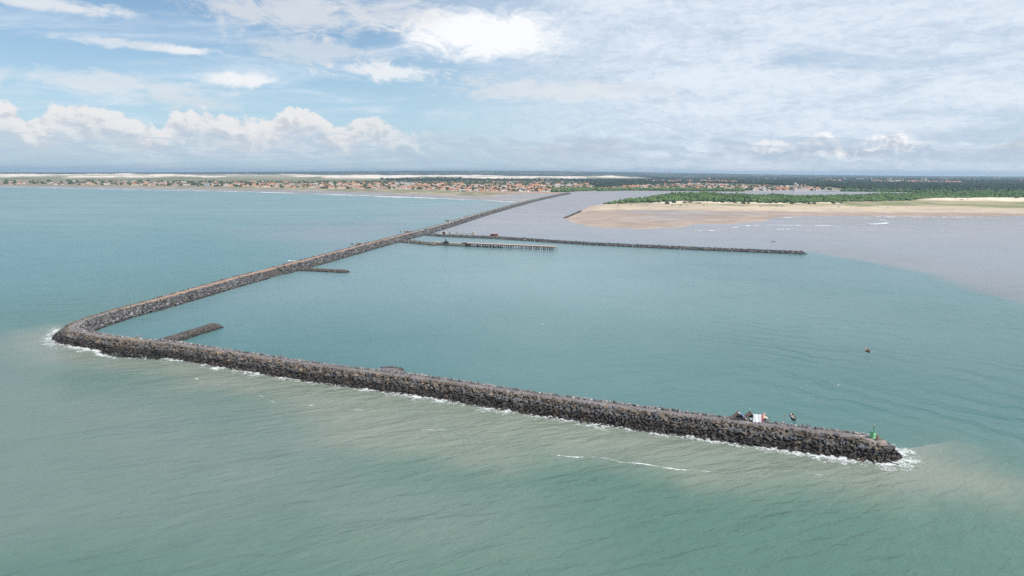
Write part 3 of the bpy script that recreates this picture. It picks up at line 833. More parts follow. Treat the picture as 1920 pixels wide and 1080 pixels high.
# ------------------------------------------------------------------ foam
FOAM_V, FOAM_F, FOAM_C = [], [], []
def ribbon(B, Dr, lv, den, seed, lift=0.35, zb=0.06):
    """levels lv: distances along Dr; den: matching foam density; broken along its length"""
    n = len(B); base = sum(len(v) for v in FOAM_V)
    along = fbm(B[:, 0] / 9, B[:, 1] / 9, seed, 4)
    for d, e in zip(lv, den):
        P = B + Dr * d
        k = fbm(P[:, 0] / 1.1, P[:, 1] / 1.1, seed + 3, 3)
        FOAM_V.append(np.column_stack([P, zb + lift * e * np.clip(k * 1.6 - 0.4, 0, 1.2)]))
        FOAM_C.append(np.clip(e + (along - 0.5) * 0.9 * (0.3 + e), 0, 1.3))
    for j in range(len(lv) - 1):
        i = np.arange(n - 1)
        FOAM_F.append(np.stack([base + j * n + i, base + (j + 1) * n + i, base + (j + 1) * n + i + 1, base + j * n + i + 1], 1))
def line_ribbon(pts, w, e, seed, step=0.6, lift=0.2):
    p = resample(chaikin(pts, 2), step)
    t = np.gradient(p, axis=0); t /= np.linalg.norm(t, axis=1)[:, None] + 1e-9
    nrm = np.stack([t[:, 1], -t[:, 0]], 1)
    wob = (fbm(p[:, 0] / 6, p[:, 1] / 6, seed, 3) - 0.5)[:, None] * w * 1.2
    ends = sstep(0, 0.2, np.minimum(np.linspace(0, 1, len(p)), np.linspace(1, 0, len(p))) )
    lv = np.linspace(-w, w, 9)
    n0 = len(FOAM_C)
    ribbon(p + nrm * wob, nrm, lv, [e * (1 - (abs(d) / w) ** 1.5) for d in lv], seed, lift)
    for k in range(n0, len(FOAM_C)): FOAM_C[k] = FOAM_C[k] * (0.45 + 0.55 * ends)
pth = PATH[(np.hypot(PATH[:, 0], PATH[:, 1]) < 500)]
B, Dr = loop_of(pth, 0.6)
half = len(resample(pth, 0.6))
keep = slice(0, half + 12)
sk = scale_at(B[keep])[:, None]
d0 = 0.0
Bw = B[keep] + Dr[keep] * (W_ / 2 + RUN) * sk
ribbon(Bw, Dr[keep], [-2.0, -1.0, 0, 0.7, 1.4, 2.2, 3.2, 4.4, 6.0, 8.0], [0.46, 0.52, 0.56, 0.53, 0.48, 0.42, 0.36, 0.28, 0.18, 0.0], 3, 0.9)
p = np.array([(-224.9, 357.0), (-213.1, 349.4), (-201.5, 335.9), (-193.4, 333.0), (-184.6, 331.1), (-174.1, 333.3), (-164.0, 328.5)])
line_ribbon(p, 3.6, 0.56, 12, lift=0.5)
line_ribbon([(-264.3, 402.6), (-260.0, 388.7), (-252.7, 373.3), (-242.5, 360.2), (-229.6, 351.3)], 6.0, 0.46, 14, lift=0.3)
line_ribbon([(107.1, 208.7), (113.4, 204.8), (120.7, 206.8), (126.7, 212.2), (129.4, 218.3)], 4.5, 0.36, 15, lift=0.3)
for k, (pts, w, e) in enumerate([
        ([(-102.5, 275.9), (-98.1, 271.2), (-92.9, 266.6)], 0.9, 0.56), ([(-85.7, 262.3), (-79.7, 263.0), (-74.2, 265.6), (-65.8, 261.2), (-58.5, 258.2), (-49.1, 255.9)], 0.9, 0.60),
        ([(-139.5, 299.5), (-135.1, 296.4)], 1.0, 0.5), ([(-128.9, 291.0), (-121.1, 288.8)], 0.8, 0.5), ([(-111.1, 284.4), (-105.7, 283.0)], 0.8, 0.55),
        ([(9.7, 216.6), (14.9, 215.7), (19.8, 213.6), (25.0, 214.1), (29.2, 213.7), (32.4, 211.7), (34.6, 209.6), (40.4, 209.3), (44.9, 206.9), (51.0, 204.5), (60.6, 203.5)], 0.9, 0.66),
        ([(35.5, 210.0), (41.8, 208.0), (50.0, 205.7)], 0.7, 0.6),
        ([(89.4, 203.0), (92.5, 201.8), (96.3, 200.4)], 1.5, 0.52), ([(64.0, 188.3), (68.1, 187.0), (74.4, 187.7)], 0.5, 0.5),
        ([(-42.1, 248.4), (-38.9, 249.6), (-38.1, 246.8)], 1.0, 0.48), ([(18.3, 195.9), (23.1, 196.3), (27.0, 195.6)], 0.8, 0.46),
        ([(-37.7, 239.1), (-30.0, 237.7), (-20.5, 237.2)], 0.6, 0.44), ([(112.3, 193.6), (113.5, 192.9)], 0.6, 0.5)]):
    line_ribbon(pts, w * 0.75, e - 0.15, 30 + k, lift=0.06)
V = np.concatenate(FOAM_V); F = np.concatenate(FOAM_F); Cc = np.concatenate(FOAM_C)[:, None].repeat(3, 1)
tag(add('foam', mesh_np('foam', V, F, foam_material('sea_foam', 0.75, 0.5, 0.20), Cc, attr='Den', smooth=True)), 'white foam washing along the foot of the breakwater', 'foam', kind='stuff')

# surf on the far beaches
FOAM_V, FOAM_F, FOAM_C = [], [], []
def surf(pts, w, e, seed, step=12, lift=1.0):
    p = resample(pts, step)
    t = np.gradient(p, axis=0); t /= np.linalg.norm(t, axis=1)[:, None] + 1e-9
    nrm = np.stack([t[:, 1], -t[:, 0]], 1)
    n = len(p)
    wob = (fbm(p[:, 0] / 90, p[:, 1] / 90, seed, 3) - 0.5)[:, None] * w * 0.9
    base = sum(len(v) for v in FOAM_V)
    al = fbm(p[:, 0] / 140, p[:, 1] / 140, seed + 9, 4)
    lv = np.linspace(-w, w, 7)
    for d in lv:
        k = e * (1 - abs(d / w) ** 2)
        FOAM_V.append(np.column_stack([p + nrm * (wob + d), np.full(n, 0.25 + lift * (1 - abs(d / w)))]))
        FOAM_C.append(np.clip(k - (0.10 if w < 30 else 0.0) + (al - 0.5) * 0.9, 0, 1.2))
    for j in range(6):
        i = np.arange(n - 1)
        FOAM_F.append(np.stack([base + j * n + i, base + (j + 1) * n + i, base + (j + 1) * n + i + 1, base + j * n + i + 1], 1))
surf([(-3852.1, 4075.4), (-2738.3, 3800.6), (-2372.9, 3675.7), (-2001.4, 3507.1), (-1657.8, 3344.0), (-1344.7, 3195.4), (-1115.7, 3091.9), (-768.7, 2837.9), (-518.2, 2646.2), (-296.3, 2453.4), (-103.9, 2278.1), (-17.6, 2191.4), (47.9, 2170.4)], 34, 0.66, 5)
surf([(-752.8, 2779.1), (-505.0, 2578.4), (-289.3, 2395.0), (-136.9, 2257.5)], 16, 0.5, 6)
surf([(542.8, 1440.2), (674.1, 1490.7), (828.3, 1484.9), (939.4, 1483.3), (1108.6, 1516.0)], 9, 0.5, 7)
surf([(544.1, 1200.1), (576.7, 1192.5), (617.5, 1201.7)], 10, 0.55, 8)
surf([(705.5, 1417.4), (721.8, 1386.6), (729.1, 1341.8), (668.1, 1282.4), (599.2, 1239.6)], 16, 0.52, 9)
surf([(694.2, 1304.3), (727.5, 1320.2)], 7, 0.6, 10); surf([(672.4, 1219.0), (696.8, 1226.5)], 6, 0.62, 11); surf([(716.5, 1271.9), (722.7, 1265.7)], 4, 0.6, 12)
surf([(940.1, 1400.1), (945.9, 1347.5), (961.5, 1313.0)], 7, 0.5, 13); surf([(667.2, 1161.1), (679.7, 1109.2), (693.0, 1090.2)], 5, 0.45, 14)
surf([(282.6, 1099.4), (319.3, 1111.4), (404.2, 1216.4), (446.3, 1231.1), (555.1, 1224.8)], 6, 0.5, 15); surf([(425.8, 1137.8), (449.9, 1144.4)], 5, 0.55, 16)
V = np.concatenate(FOAM_V); F = np.concatenate(FOAM_F); Cc = np.concatenate(FOAM_C)[:, None].repeat(3, 1)
tag(add('surf', mesh_np('surf', V, F, foam_material('surf_foam', 0.035, 0.5, 0.2), Cc, attr='Den', smooth=True)), 'thin white surf lines off the distant beaches', 'surf', kind='stuff')
# ------------------------------------------------------------------ woods
def ico(sub=1):
    bm = bmesh.new(); bmesh.ops.create_icosphere(bm, subdivisions=sub, radius=1.0)
    V = np.array([v.co[:] for v in bm.verts]); F = np.array([[v.index for v in f.verts] for f in bm.faces]); bm.free()
    return V, F
ICO_V, ICO_F = ico(1); ICO2_V, ICO2_F = ico(2)
def ground(x, y):
    return land_height(np.asarray(x, float), np.asarray(y, float))[0]
def clumps(name, X, Y, sx, sz, mat, seed, label, hub=0.55):
    """one wood: many leafy crown lumps of uneven outline"""
    r = np.random.default_rng(seed)
    n = len(X); h = ground(X, Y)
    k = len(ICO_V)
    rad = 1 + 0.32 * (r.random((n, k)) - 0.5) * 2
    V = ICO_V[None] * rad[..., None]
    ang = r.uniform(0, 2 * math.pi, n); ca, sa_ = np.cos(ang), np.sin(ang)
    x = V[..., 0] * ca[:, None] - V[..., 1] * sa_[:, None]; y = V[..., 0] * sa_[:, None] + V[..., 1] * ca[:, None]
    V = np.stack([x * sx[:, None] + X[:, None], y * sx[:, None] + Y[:, None], V[..., 2] * sz[:, None] + (h + sz * hub)[:, None]], -1).reshape(-1, 3)
    F = (ICO_F[None] + (np.arange(n) * k)[:, None, None]).reshape(-1, 3)
    return tag(add(name, mesh_np(name, V, F, mat)), label, 'trees', kind='stuff')
def sample_poly(poly, n, r, persp=True, amax=R(46)):
    """random points in a plan polygon, thinning inland as 1/d^3 when persp"""
    poly = np.array(poly); out = []
    a = np.clip(np.arctan2(poly[:, 0], poly[:, 1]), -amax, amax); d = np.hypot(poly[:, 0], poly[:, 1])
    got = 0
    while got < n:
        m = n * 3
        A = r.uniform(a.min(), a.max(), m)
        D = 1 / r.uniform(1 / d.max(), 1 / d.min(), m) if persp else np.sqrt(r.uniform(d.min() ** 2, d.max() ** 2, m))
        X, Y = D * np.sin(A), D * np.cos(A)
        k = inside(X, Y, poly)
        out.append(np.stack([X[k], Y[k]], 1)); got += k.sum()
    return np.concatenate(out)[:n]

r = np.random.default_rng(91)
q = sample_poly(MANGROVE, 15000, r, False)
hv = np.clip(0.5 + 1.6 * (fbm(q[:, 0] / 170, q[:, 1] / 260, 13, 4) - 0.5), 0, 1)
edge = sdist(q[:, 0], q[:, 1], MANGROVE)
ok = (edge > 25) | (r.random(len(q)) < 0.35); q, hv, edge = q[ok], hv[ok], edge[ok]
sx = r.uniform(4, 8.5, len(q)); sz = (3.5 + 14 * np.clip(hv - 0.2, 0, 1)) * np.clip(0.35 + edge / 140, 0.35, 1) * r.uniform(0.7, 1.2, len(q))
clumps('mangrove', q[:, 0], q[:, 1], sx, sz, M_MANG, 14, 'bright green mangrove wood on the spit between river and beach')
q = sample_poly(FOREST_FAR, 26000, r, True)
D = np.hypot(q[:, 0], q[:, 1]); q = q[D < 13500]; D = D[D < 13500]
keep = (fbm(q[:, 0] / 500, q[:, 1] / 1200, 51, 4) < 0.64) & (sdist(q[:, 0], q[:, 1], DUNES) < -150)
q, D = q[keep], D[keep]
clumps('forest', q[:, 0], q[:, 1], np.maximum(7, D * 0.0017) * r.uniform(0.6, 1.3, len(q)), r.uniform(6, 11, len(q)) * (1 + D / 30000), M_FOREST, 15, 'dark forest spreading inland to the horizon')
# green fringe on the far river bank
q = sample_poly([(178.3, 3199.3), (247.1, 3251.9), (319.4, 3426.5), (420.6, 3520.7), (450.7, 3727.5), (273.6, 3675.7), (187.2, 3503.7)], 420, r, False)
q2 = sample_poly([(413.4, 3460.3), (579.7, 3607.7), (905.1, 3556.9), (1141.7, 3505.0), (1182.6, 3631.1), (940.9, 3698.1), (597.4, 3718.4), (434.7, 3594.7)], 900, r, False)
q3 = sample_poly([(1665.4, 3614.9), (2160.5, 3515.6), (2302.1, 3490.3), (3051.4, 3570.9), (3324.8, 3892.2), (2429.8, 3861.2), (1921.9, 4010.2)], 2600, r, False)
q = np.concatenate([q, q2, q3])
clumps('riverside_wood', q[:, 0], q[:, 1], r.uniform(5, 9, len(q)), r.uniform(5, 9, len(q)), M_MANG, 16, 'green trees lining the far river bank')

# ------------------------------------------------------------------ town
NEAR = lambda x, y: (x / y) * 1321 + 960
q = sample_poly(TOWN, 3400, r, True)
pxs = NEAR(q[:, 0], q[:, 1])
dens = np.where(pxs < 480, 0.42 + 0.2 * (fbm(pxs / 60, pxs * 0, 3, 3) > 0.5), np.where(pxs < 1110, 0.95, 0.7))
depth = np.hypot(q[:, 0], q[:, 1])
dens = dens * np.clip(1.25 - (depth - 3200) / 3600, 0.15, 1)
clear = sdist(q[:, 0], q[:, 1], FOREST_FAR) < 1e9
q = q[r.random(len(q)) < dens]
vis = (np.abs(NEAR(q[:, 0], q[:, 1]) - 960) < 950)
order = np.argsort(np.hypot(q[:, 0], q[:, 1]) + np.where(vis, 0, 1e6))
q = q[order]
h = ground(q[:, 0], q[:, 1])
def house_meshes():
    walls, roofs = {}, {}
    for si, (w, l, e, rh) in enumerate([(11, 15, 4.0, 3.4), (14, 20, 4.5, 3.8), (9, 12, 6.5, 2.8), (16, 34, 5.0, 3.6)]):
        for wn, wm in (('white', M_WHITE), ('cream', M_CREAM), ('pink', M_PINKW)):
            b = MB(); b.box((0, 0, e / 2 - 0.5), (w, l, e + 1))
            b.raw([(-w / 2, -l / 2, e), (w / 2, -l / 2, e), (0, -l / 2, e + rh)], [(0, 1, 2)])
            b.raw([(-w / 2, l / 2, e), (w / 2, l / 2, e), (0, l / 2, e + rh)], [(2, 1, 0)])
            walls[si, wn] = b.mesh('house', wm)
        for rn, rm in (('terracotta', M_TERRA), ('orange', M_TERRA2), ('faded red', M_TERRA3), ('grey', M_GREYR)):
            b = MB(); b.gable((0, 0, e + 0.05), w, l, rh, 0, 0.7, 0.3)
            roofs[si, rn] = b.mesh('roof', rm)
    return walls, roofs
HW, HR = house_meshes()
ROOFN = ['terracotta', 'orange', 'faded red', 'faded red', 'terracotta', 'grey']; WALLN = ['white', 'white', 'cream', 'pink', 'white']
def place_words(x, y, d):
    p = NEAR(x, y)
    if p < 240: z = 'at the far left end'
    elif p < 480: z = 'in the left part of town'
    elif p < 640: z = 'beside the pale apartment blocks'
    elif p < 790: z = 'near the row of white blocks'
    elif p < 880: z = 'left of the barrel-roofed hangar'
    elif p < 960: z = 'between hangar and pink roof'
    elif p < 1040: z = 'near the breakwater root'
    elif p < 1120: z = 'behind the riverside trees'
    elif p < 1280: z = 'on the wooded far bank'
    elif p < 1400: z = 'left of the tallest mast'
    elif p < 1480: z = 'left of the long white shed'
    else: z = 'right of the long white shed'
    return z
SIZEN = ['small', 'broad', 'tall', 'long']
n_single = 300
SV, SF, SC = [], [], []
RC = {'terracotta': (0.48, 0.19, 0.10), 'orange': (0.58, 0.27, 0.14), 'faded red': (0.46, 0.28, 0.20), 'grey': (0.5, 0.49, 0.47)}
WC = {'white': (0.78, 0.77, 0.74), 'cream': (0.66, 0.57, 0.45), 'pink': (0.64, 0.42, 0.36)}
for k in range(len(q)):
    si = int(r.choice([0, 1, 2, 3], p=[0.4, 0.33, 0.12, 0.15])); rn = ROOFN[int(r.integers(0, 6))]; wn = WALLN[int(r.integers(0, 5))]
    rz = float(r.choice([0.25, 0.25 + math.pi / 2]) + r.normal(0, 0.08))
    if k < n_single:
        o = bpy.data.objects.new('house', HW[si, wn]); o.location = (q[k, 0], q[k, 1], h[k]); o.rotation_euler = (0, 0, rz); col.objects.link(o)
        c = bpy.data.objects.new('roof', HR[si, rn]); col.objects.link(c); c.parent = o
        dep = sdist(q[k:k + 1, 0], q[k:k + 1, 1], LAND_A)[0]
        row = 'front row' if dep < 420 else 'second row' if dep < 620 else 'further inland'
        tag(o, f'{SIZEN[si]} {wn} house with {rn} roof, {row} {place_words(q[k, 0], q[k, 1], 0)}', 'house', 'houses of the beach town')
    else:
        b0 = sum(len(v) for v in SV)
        for me, cc in ((HW[si, wn], WC[wn]), (HR[si, rn], RC[rn])):
            v = np.array([p.co[:] for p in me.vertices]); ca, sa_ = math.cos(rz), math.sin(rz)
            v = np.stack([v[:, 0] * ca - v[:, 1] * sa_ + q[k, 0], v[:, 0] * sa_ + v[:, 1] * ca + q[k, 1], v[:, 2] + h[k]], 1)
            base = sum(len(z) for z in SV)
            SV.append(v); SC.append(np.tile(cc, (len(v), 1)))
            for p in me.polygons:
                vi = list(p.vertices)
                for t in range(1, len(vi) - 1): SF.append((base + vi[0], base + vi[t], base + vi[t + 1]))
mt_, t_, b_ = material('distant_house_paint')
t_.put(b_.inputs['Base Color'], t_.attr('Col').outputs['Color']); b_.inputs['Roughness'].default_value = 0.85
# far clusters on the inland plain to the right
q5 = np.concatenate([sample_poly([(3262.1, 6511.0), (3676.2, 6467.7), (3770.1, 5999.4), (4228.2, 6730.3), (4106.2, 7421.9), (3716.3, 7310.3)], 110, r, False), sample_poly([(3091.8, 7131.7), (3249.4, 7067.8), (3536.5, 7693.8), (3304.6, 7623.5)], 18, r, False),
                     sample_poly([(2277.0, 8972.9), (6247.9, 8705.4), (7540.3, 10509.3), (2559.6, 10088.4)], 70, r, True), sample_poly([(1167.9, 6259.5), (1887.9, 6014.3), (2094.7, 6674.9), (1301.6, 6978.2)], 40, r, False)])
h5 = ground(q5[:, 0], q5[:, 1])
for k in range(len(q5)):
    si = int(r.integers(0, 4)); rn = ROOFN[int(r.integers(0, 6))]; wn = WALLN[int(r.integers(0, 5))]; rz = r.uniform(0, 3)
    for me, cc in ((HW[si, wn], WC[wn]), (HR[si, rn], RC[rn])):
        v = np.array([p.co[:] for p in me.vertices]) * np.array([1.6, 1.6, 1.6]); ca, sa_ = math.cos(rz), math.sin(rz)
        v = np.stack([v[:, 0] * ca - v[:, 1] * sa_ + q5[k, 0], v[:, 0] * sa_ + v[:, 1] * ca + q5[k, 1], v[:, 2] + h5[k] + 4], 1)
        base = sum(len(z) for z in SV)
        SV.append(v); SC.append(np.tile(cc, (len(v), 1)))
        for p in me.polygons:
            vi = list(p.vertices)
            for t in range(1, len(vi) - 1): SF.append((base + vi[0], base + vi[t], base + vi[t + 1]))
tag(add('distant_houses', mesh_np('distant_houses', np.concatenate(SV), np.array(SF), mt_, np.concatenate(SC))), 'farther houses of the town too small to tell apart', 'houses', kind='stuff')

# trees in the town: the nearest ones single, the rest one mass
def crown_mesh(seed, w, hgt, mat):
    rr = np.random.default_rng(seed)
    vs, fs = [], []
    for k in range(9):
        a = rr.uniform(0, 6.28); d = w * rr.uniform(0.1, 0.62)
        c = np.array([math.cos(a) * d, math.sin(a) * d, hgt * rr.uniform(0.42, 0.85)])
        s = w * rr.uniform(0.32, 0.55)
        v = ICO_V * (1 + 0.6 * (rr.random((len(ICO_V), 1)) - 0.5)) * s * np.array([1, 1, 0.75]) + c
        fs.append(ICO_F + sum(len(z) for z in vs)); vs.append(v)
    return mesh_np('crown', np.concatenate(vs), np.concatenate(fs), mat)
CROWNS = [(crown_mesh(k, w, hh, M_TOWNTREE), w, hh) for k, (w, hh) in enumerate([(6, 10), (8, 12), (5, 13), (9, 10)])]
tb = MB(); tb.tube((0, 0, -0.5), (0, 0, 5.5), 0.45, 0.25, 7); tb.tube((0, 0, 4), (2, 0.5, 7), 0.22, 0.1, 6); tb.tube((0, 0, 4), (-1.6, 1, 7.5), 0.22, 0.1, 6)
TRUNK = tb.mesh('trunk', M_BARK)
qt = sample_poly(TOWN, 1500, r, True)
qt = qt[np.argsort(np.hypot(qt[:, 0], qt[:, 1]) + np.where(np.abs(NEAR(qt[:, 0], qt[:, 1]) - 960) < 950, 0, 1e6))]
ht = ground(qt[:, 0], qt[:, 1])
KIND = ['rounded', 'spreading', 'tall', 'low wide']
for k in range(120):
    i = int(r.integers(0, 4))
    o = bpy.data.objects.new('tree', TRUNK); o.location = (qt[k, 0], qt[k, 1], ht[k]); o.rotation_euler = (0, 0, r.uniform(0, 6.28)); col.objects.link(o)
    c = bpy.data.objects.new('crown', CROWNS[i][0]); col.objects.link(c); c.parent = o
    tag(o, f'{KIND[i]} dark green tree among the houses {place_words(qt[k, 0], qt[k, 1], 0)}', 'tree', 'trees between the town houses')
k = slice(120, None)
extra = sample_poly([(-1686.5, 4681.0), (-594.5, 4934.8), (480.6, 4606.9), (647.0, 6208.9), (-4.2, 6767.8), (-753.4, 6256.8), (-1993.2, 5534.7)], 600, r, True)
X = np.concatenate([qt[k, 0], extra[:, 0]]); Y = np.concatenate([qt[k, 1], extra[:, 1]])
clumps('town_trees', X, Y, r.uniform(7, 15, len(X)), r.uniform(5, 9, len(X)), M_TOWNTREE, 19, 'dark green tree cover between the farther town houses')

# shrubs on the pale sand ridge of the spit
def shrub_mesh(seed):
    rr = np.random.default_rng(seed); vs, fs = [], []
    for k in range(7):
        a = rr.uniform(0, 6.28); d = rr.uniform(0, 3.6); s = rr.uniform(1.3, 2.6)
        v = ICO_V * (1 + 0.7 * (rr.random((len(ICO_V), 1)) - 0.5)) * s * np.array([1, 1, 0.8]) + np.array([math.cos(a) * d, math.sin(a) * d, s * 0.55])
        fs.append(ICO_F + sum(len(z) for z in vs)); vs.append(v)
    return mesh_np('shrub', np.concatenate(vs), np.concatenate(fs), M_FOREST)
SHRUB = [shrub_mesh(200 + k) for k in range(5)]
qs = np.concatenate([sample_poly(HALFDUNES, 90, r, False), sample_poly(PALEDUNE, 10, r, False), sample_poly([(271.1, 1901.7), (619.7, 1873.3), (1030.8, 1851.6), (1063.3, 1910.5), (639.4, 1933.5), (279.9, 1963.8)], 26, r, False)])
hs = ground(qs[:, 0], qs[:, 1])
for k in range(len(qs)):
    o = bpy.data.objects.new('shrub', SHRUB[k % 5]); s = float(r.uniform(0.6, 1.6)) * (0.45 if k >= 100 else 1)
    o.location = (qs[k, 0], qs[k, 1], hs[k] - 0.2); o.scale = (s, s, s * 0.9); o.rotation_euler = (0, 0, r.uniform(0, 6.28)); col.objects.link(o)
    p = NEAR(qs[k, 0], qs[k, 1])
    sz_ = 'large' if s > 1 else 'mid-sized' if s > 0.55 else 'tiny'
    at = 'on the flat above the beach' if k >= 100 else 'on the sand ridge before the mangroves' if k < 90 else 'on the long right-hand dune'
    tag(o, f'{sz_} dark shrub {at}, ' + ('towards its left end' if p < 1300 else 'near its middle' if p < 1480 else 'towards its right end'), 'shrub', 'shrubs dotted over the sand spit')

# ------------------------------------------------------------------ landmark buildings
def zat(x, y): return float(ground(np.array([x]), np.array([y]))[0])
def building(label, xy, w, d, hh, wall, roof, rz=0.0, floors=2, rtype='flat', name='building', cat='building', group=None):
    o = empty(name, (*xy, zat(*xy)), rz)
    tag(o, label, cat, group)
    b = MB(); b.box((0, 0, hh / 2 - 0.5), (w, d, hh + 1))
    if rtype == 'gable':
        for sx in (-1, 1): b.raw([(sx * w / 2, -d / 2, hh), (sx * w / 2, d / 2, hh), (sx * w / 2, 0, hh + d * 0.22)], [(0, 1, 2)])
    b.build('wall', wall, o)
    g = MB()
    if rtype == 'gable': g.gable((0, 0, hh + 0.05), d, w, d * 0.22, math.pi / 2, 0.8, 0.35)
    elif rtype == 'barrel':
        n = 10; P = []
        for x in (-w / 2 - .5, w / 2 + .5):
            P += [(x, -math.cos(t) * (d / 2 + .4), hh + 0.05 + math.sin(t) * d * 0.3) for t in np.linspace(0, math.pi, n)]
        g.raw(P, [(i, i + 1, n + i + 1, n + i) for i in range(n - 1)] + [tuple(range(n)), tuple(range(2 * n - 1, n - 1, -1))])
    else: g.box((0, 0, hh + 0.45), (w + 0.8, d + 0.8, 0.8))
    g.build('roof', roof, o)
    fh = hh / floors
    for f in range(floors):
        wn = MB(); wn.box((0, -d / 2 - 0.06, f * fh + fh * 0.55), (w * 0.82, 0.2, fh * 0.34))
        wn.build('window_band', M_WIN, o)
    return o
apx = [(-1344.6, 4078.2), (-1307.1, 4056.6), (-1270.0, 4035.2), (-1240.2, 4026.9), (-1203.7, 4005.8), (-1174.2, 3997.5)]
ordn = ['leftmost of six', 'second from left of six', 'third from left of six', 'third from right of six', 'second from right of six', 'rightmost of six']
for k, p in enumerate(apx):
    building(f'{ordn[k]} pale apartment blocks in a row near the beach', p, 20, 14, 15 + (k % 2) * 2, M_CREAM if k % 3 else M_WHITE, M_GREYR, 0.25, 4, group='pale apartment blocks near the beach')
for k, p in enumerate([(-733.9, 4559.3), (-708.1, 4547.2), (-685.0, 4552.2), (-659.4, 4540.1), (-633.9, 4528.1)]):
    building(['leftmost of five', 'second from left of five', 'middle one of five', 'second from right of five', 'rightmost of five'][k] + ' white blocks with pale blue tops in mid town', p, 19, 14, 16, M_WHITE, M_BLUEW, 0.2, 4, group='white blocks in mid town')
building('large white flat-roofed hotel on the left stretch of the beach town', (-2135.00, 4323.66), 70, 16, 11, M_WHITE, M_GREYR, 0.35, 3)
building('pale blue and white tower block left of the apartment row', (-1742.26, 4057.20), 26, 16, 18, M_BLUEW, M_WHITE, 0.3, 5)
building('white cubic gatehouse beside the grey hangar near the beach', (-232.09, 3147.74), 8, 9, 13, M_WHITE, M_WHITE, 0.15, 2)
building('grey barrel-roofed hangar near the beach beside a white cube', (-218.62, 3158.01), 20, 14, 6, M_CONC_DK, M_GREYR, 0.15, 1, 'barrel', 'hangar', 'hangar')
building('small white A-shaped pavilion right of the grey hangar', (-186.42, 3154.41), 8, 12, 6, M_WHITE, M_WHITE, 0.1, 1, 'gable', 'pavilion', 'pavilion')
building('pink-roofed house standing out among the orange roofs', (-15.26, 3858.84), 14, 14, 7, M_WHITE, M_PINK, 0.2, 2, 'gable', 'house', 'house')
building('tall white house with steep gable beside the pink roof', (-36.11, 3771.02), 16, 14, 8, M_WHITE, M_WHITE, 0.3, 2, 'gable', 'house', 'house')
building('long white market hall near the landward end of the breakwater', (268.94, 4161.06), 44, 18, 9, M_WHITE, M_GREYR, 0.1, 2)
building('white cubic block behind the landward end of the breakwater', (224.30, 4520.39), 20, 18, 17, M_WHITE, M_WHITE, 0.1, 4)
building('long cream hall with orange roof behind the breakwater root', (149.97, 4329.45), 66, 22, 9, M_CREAM, M_TERRA2, 0.1, 2, 'gable', 'hall', 'hall')
building('white quay building at the river mouth beside the breakwater root', (257.52, 3324.13), 22, 12, 5, M_WHITE, M_WHITE, 0.2, 1)
building('small cream quay house right of the white quay building', (295.93, 3422.84), 14, 10, 5, M_CREAM, M_TERRA2, 0.2, 1, 'gable', 'house', 'house')
building('white stepped tower block at the left end of the river port', (1270.29, 3593.86), 16, 14, 17, M_WHITE, M_WHITE, 0.2, 5)
building('long white riverside shed in the river port', (1461.51, 3613.52), 66, 26, 10, M_WHITE, M_WHITE, 0.05, 1, 'flat', 'shed', 'shed')
building('long brown-roofed warehouse left of the river port church', (1441.78, 3813.05), 60, 24, 8, M_CREAM, M_TERRA, 0.1, 1, 'gable', 'warehouse', 'warehouse')
building('white riverside hall with red roof on the far river bank', (737.42, 3764.18), 52, 20, 8, M_WHITE, M_WHITE, 0.05, 2)
building('long pink-roofed hall on the wooded far bank', (670.85, 4044.79), 90, 24, 9, M_CREAM, M_TERRA2, 0.05, 2, 'gable', 'hall', 'hall')
# church
cp = (1551.48, 3808.56)
ch = empty('church', (*cp, zat(*cp)), 0.05); tag(ch, 'orange-roofed church with two slim cream towers behind the white shed', 'church')
b = MB(); b.box((0, 10, 7.5), (16, 34, 17)); b.build('nave', M_CREAM, ch)
g = MB(); g.gable((0, 10, 16.1), 16, 34, 5, 0, 0.6, 0.3); g.build('roof', M_TERRA2, ch)
for s in (-1, 1):
    t = MB(); t.box((s * 9.5, -10, 13.5), (4.6, 4.6, 28)); tw = t.build('tower', M_CREAM, ch)
    t = MB(); t.box((s * 9.5, -10, 30), (4.6, 4.6, 5), taper=0.15); t.build('spire', M_TERRA2, tw)
# water towers
for k, p in enumerate([(1701.7, 4285.8), (1680.1, 4199.2)]):
    o = empty('water_tower', (*p, zat(*p))); tag(o, ['taller left white water tower above the river port', 'shorter right white water tower above the river port'][k], 'water tower', 'water towers above the river port')
    hh = 20 - 6 * k
    for a in (0.8, 2.4, 3.9, 5.5):
        b = MB(); b.tube((4 * math.cos(a), 4 * math.sin(a), -0.5), (4 * math.cos(a), 4 * math.sin(a), hh), 0.5, n=6); b.build('leg', M_CONC, o)
    b = MB(); b.tube((0, 0, hh), (0, 0, hh + 8), 6.5, 6.5, 14); b.tube((0, 0, hh + 8), (0, 0, hh + 9.5), 6.5, 1, 14); b.build('tank', M_WHITE, o)
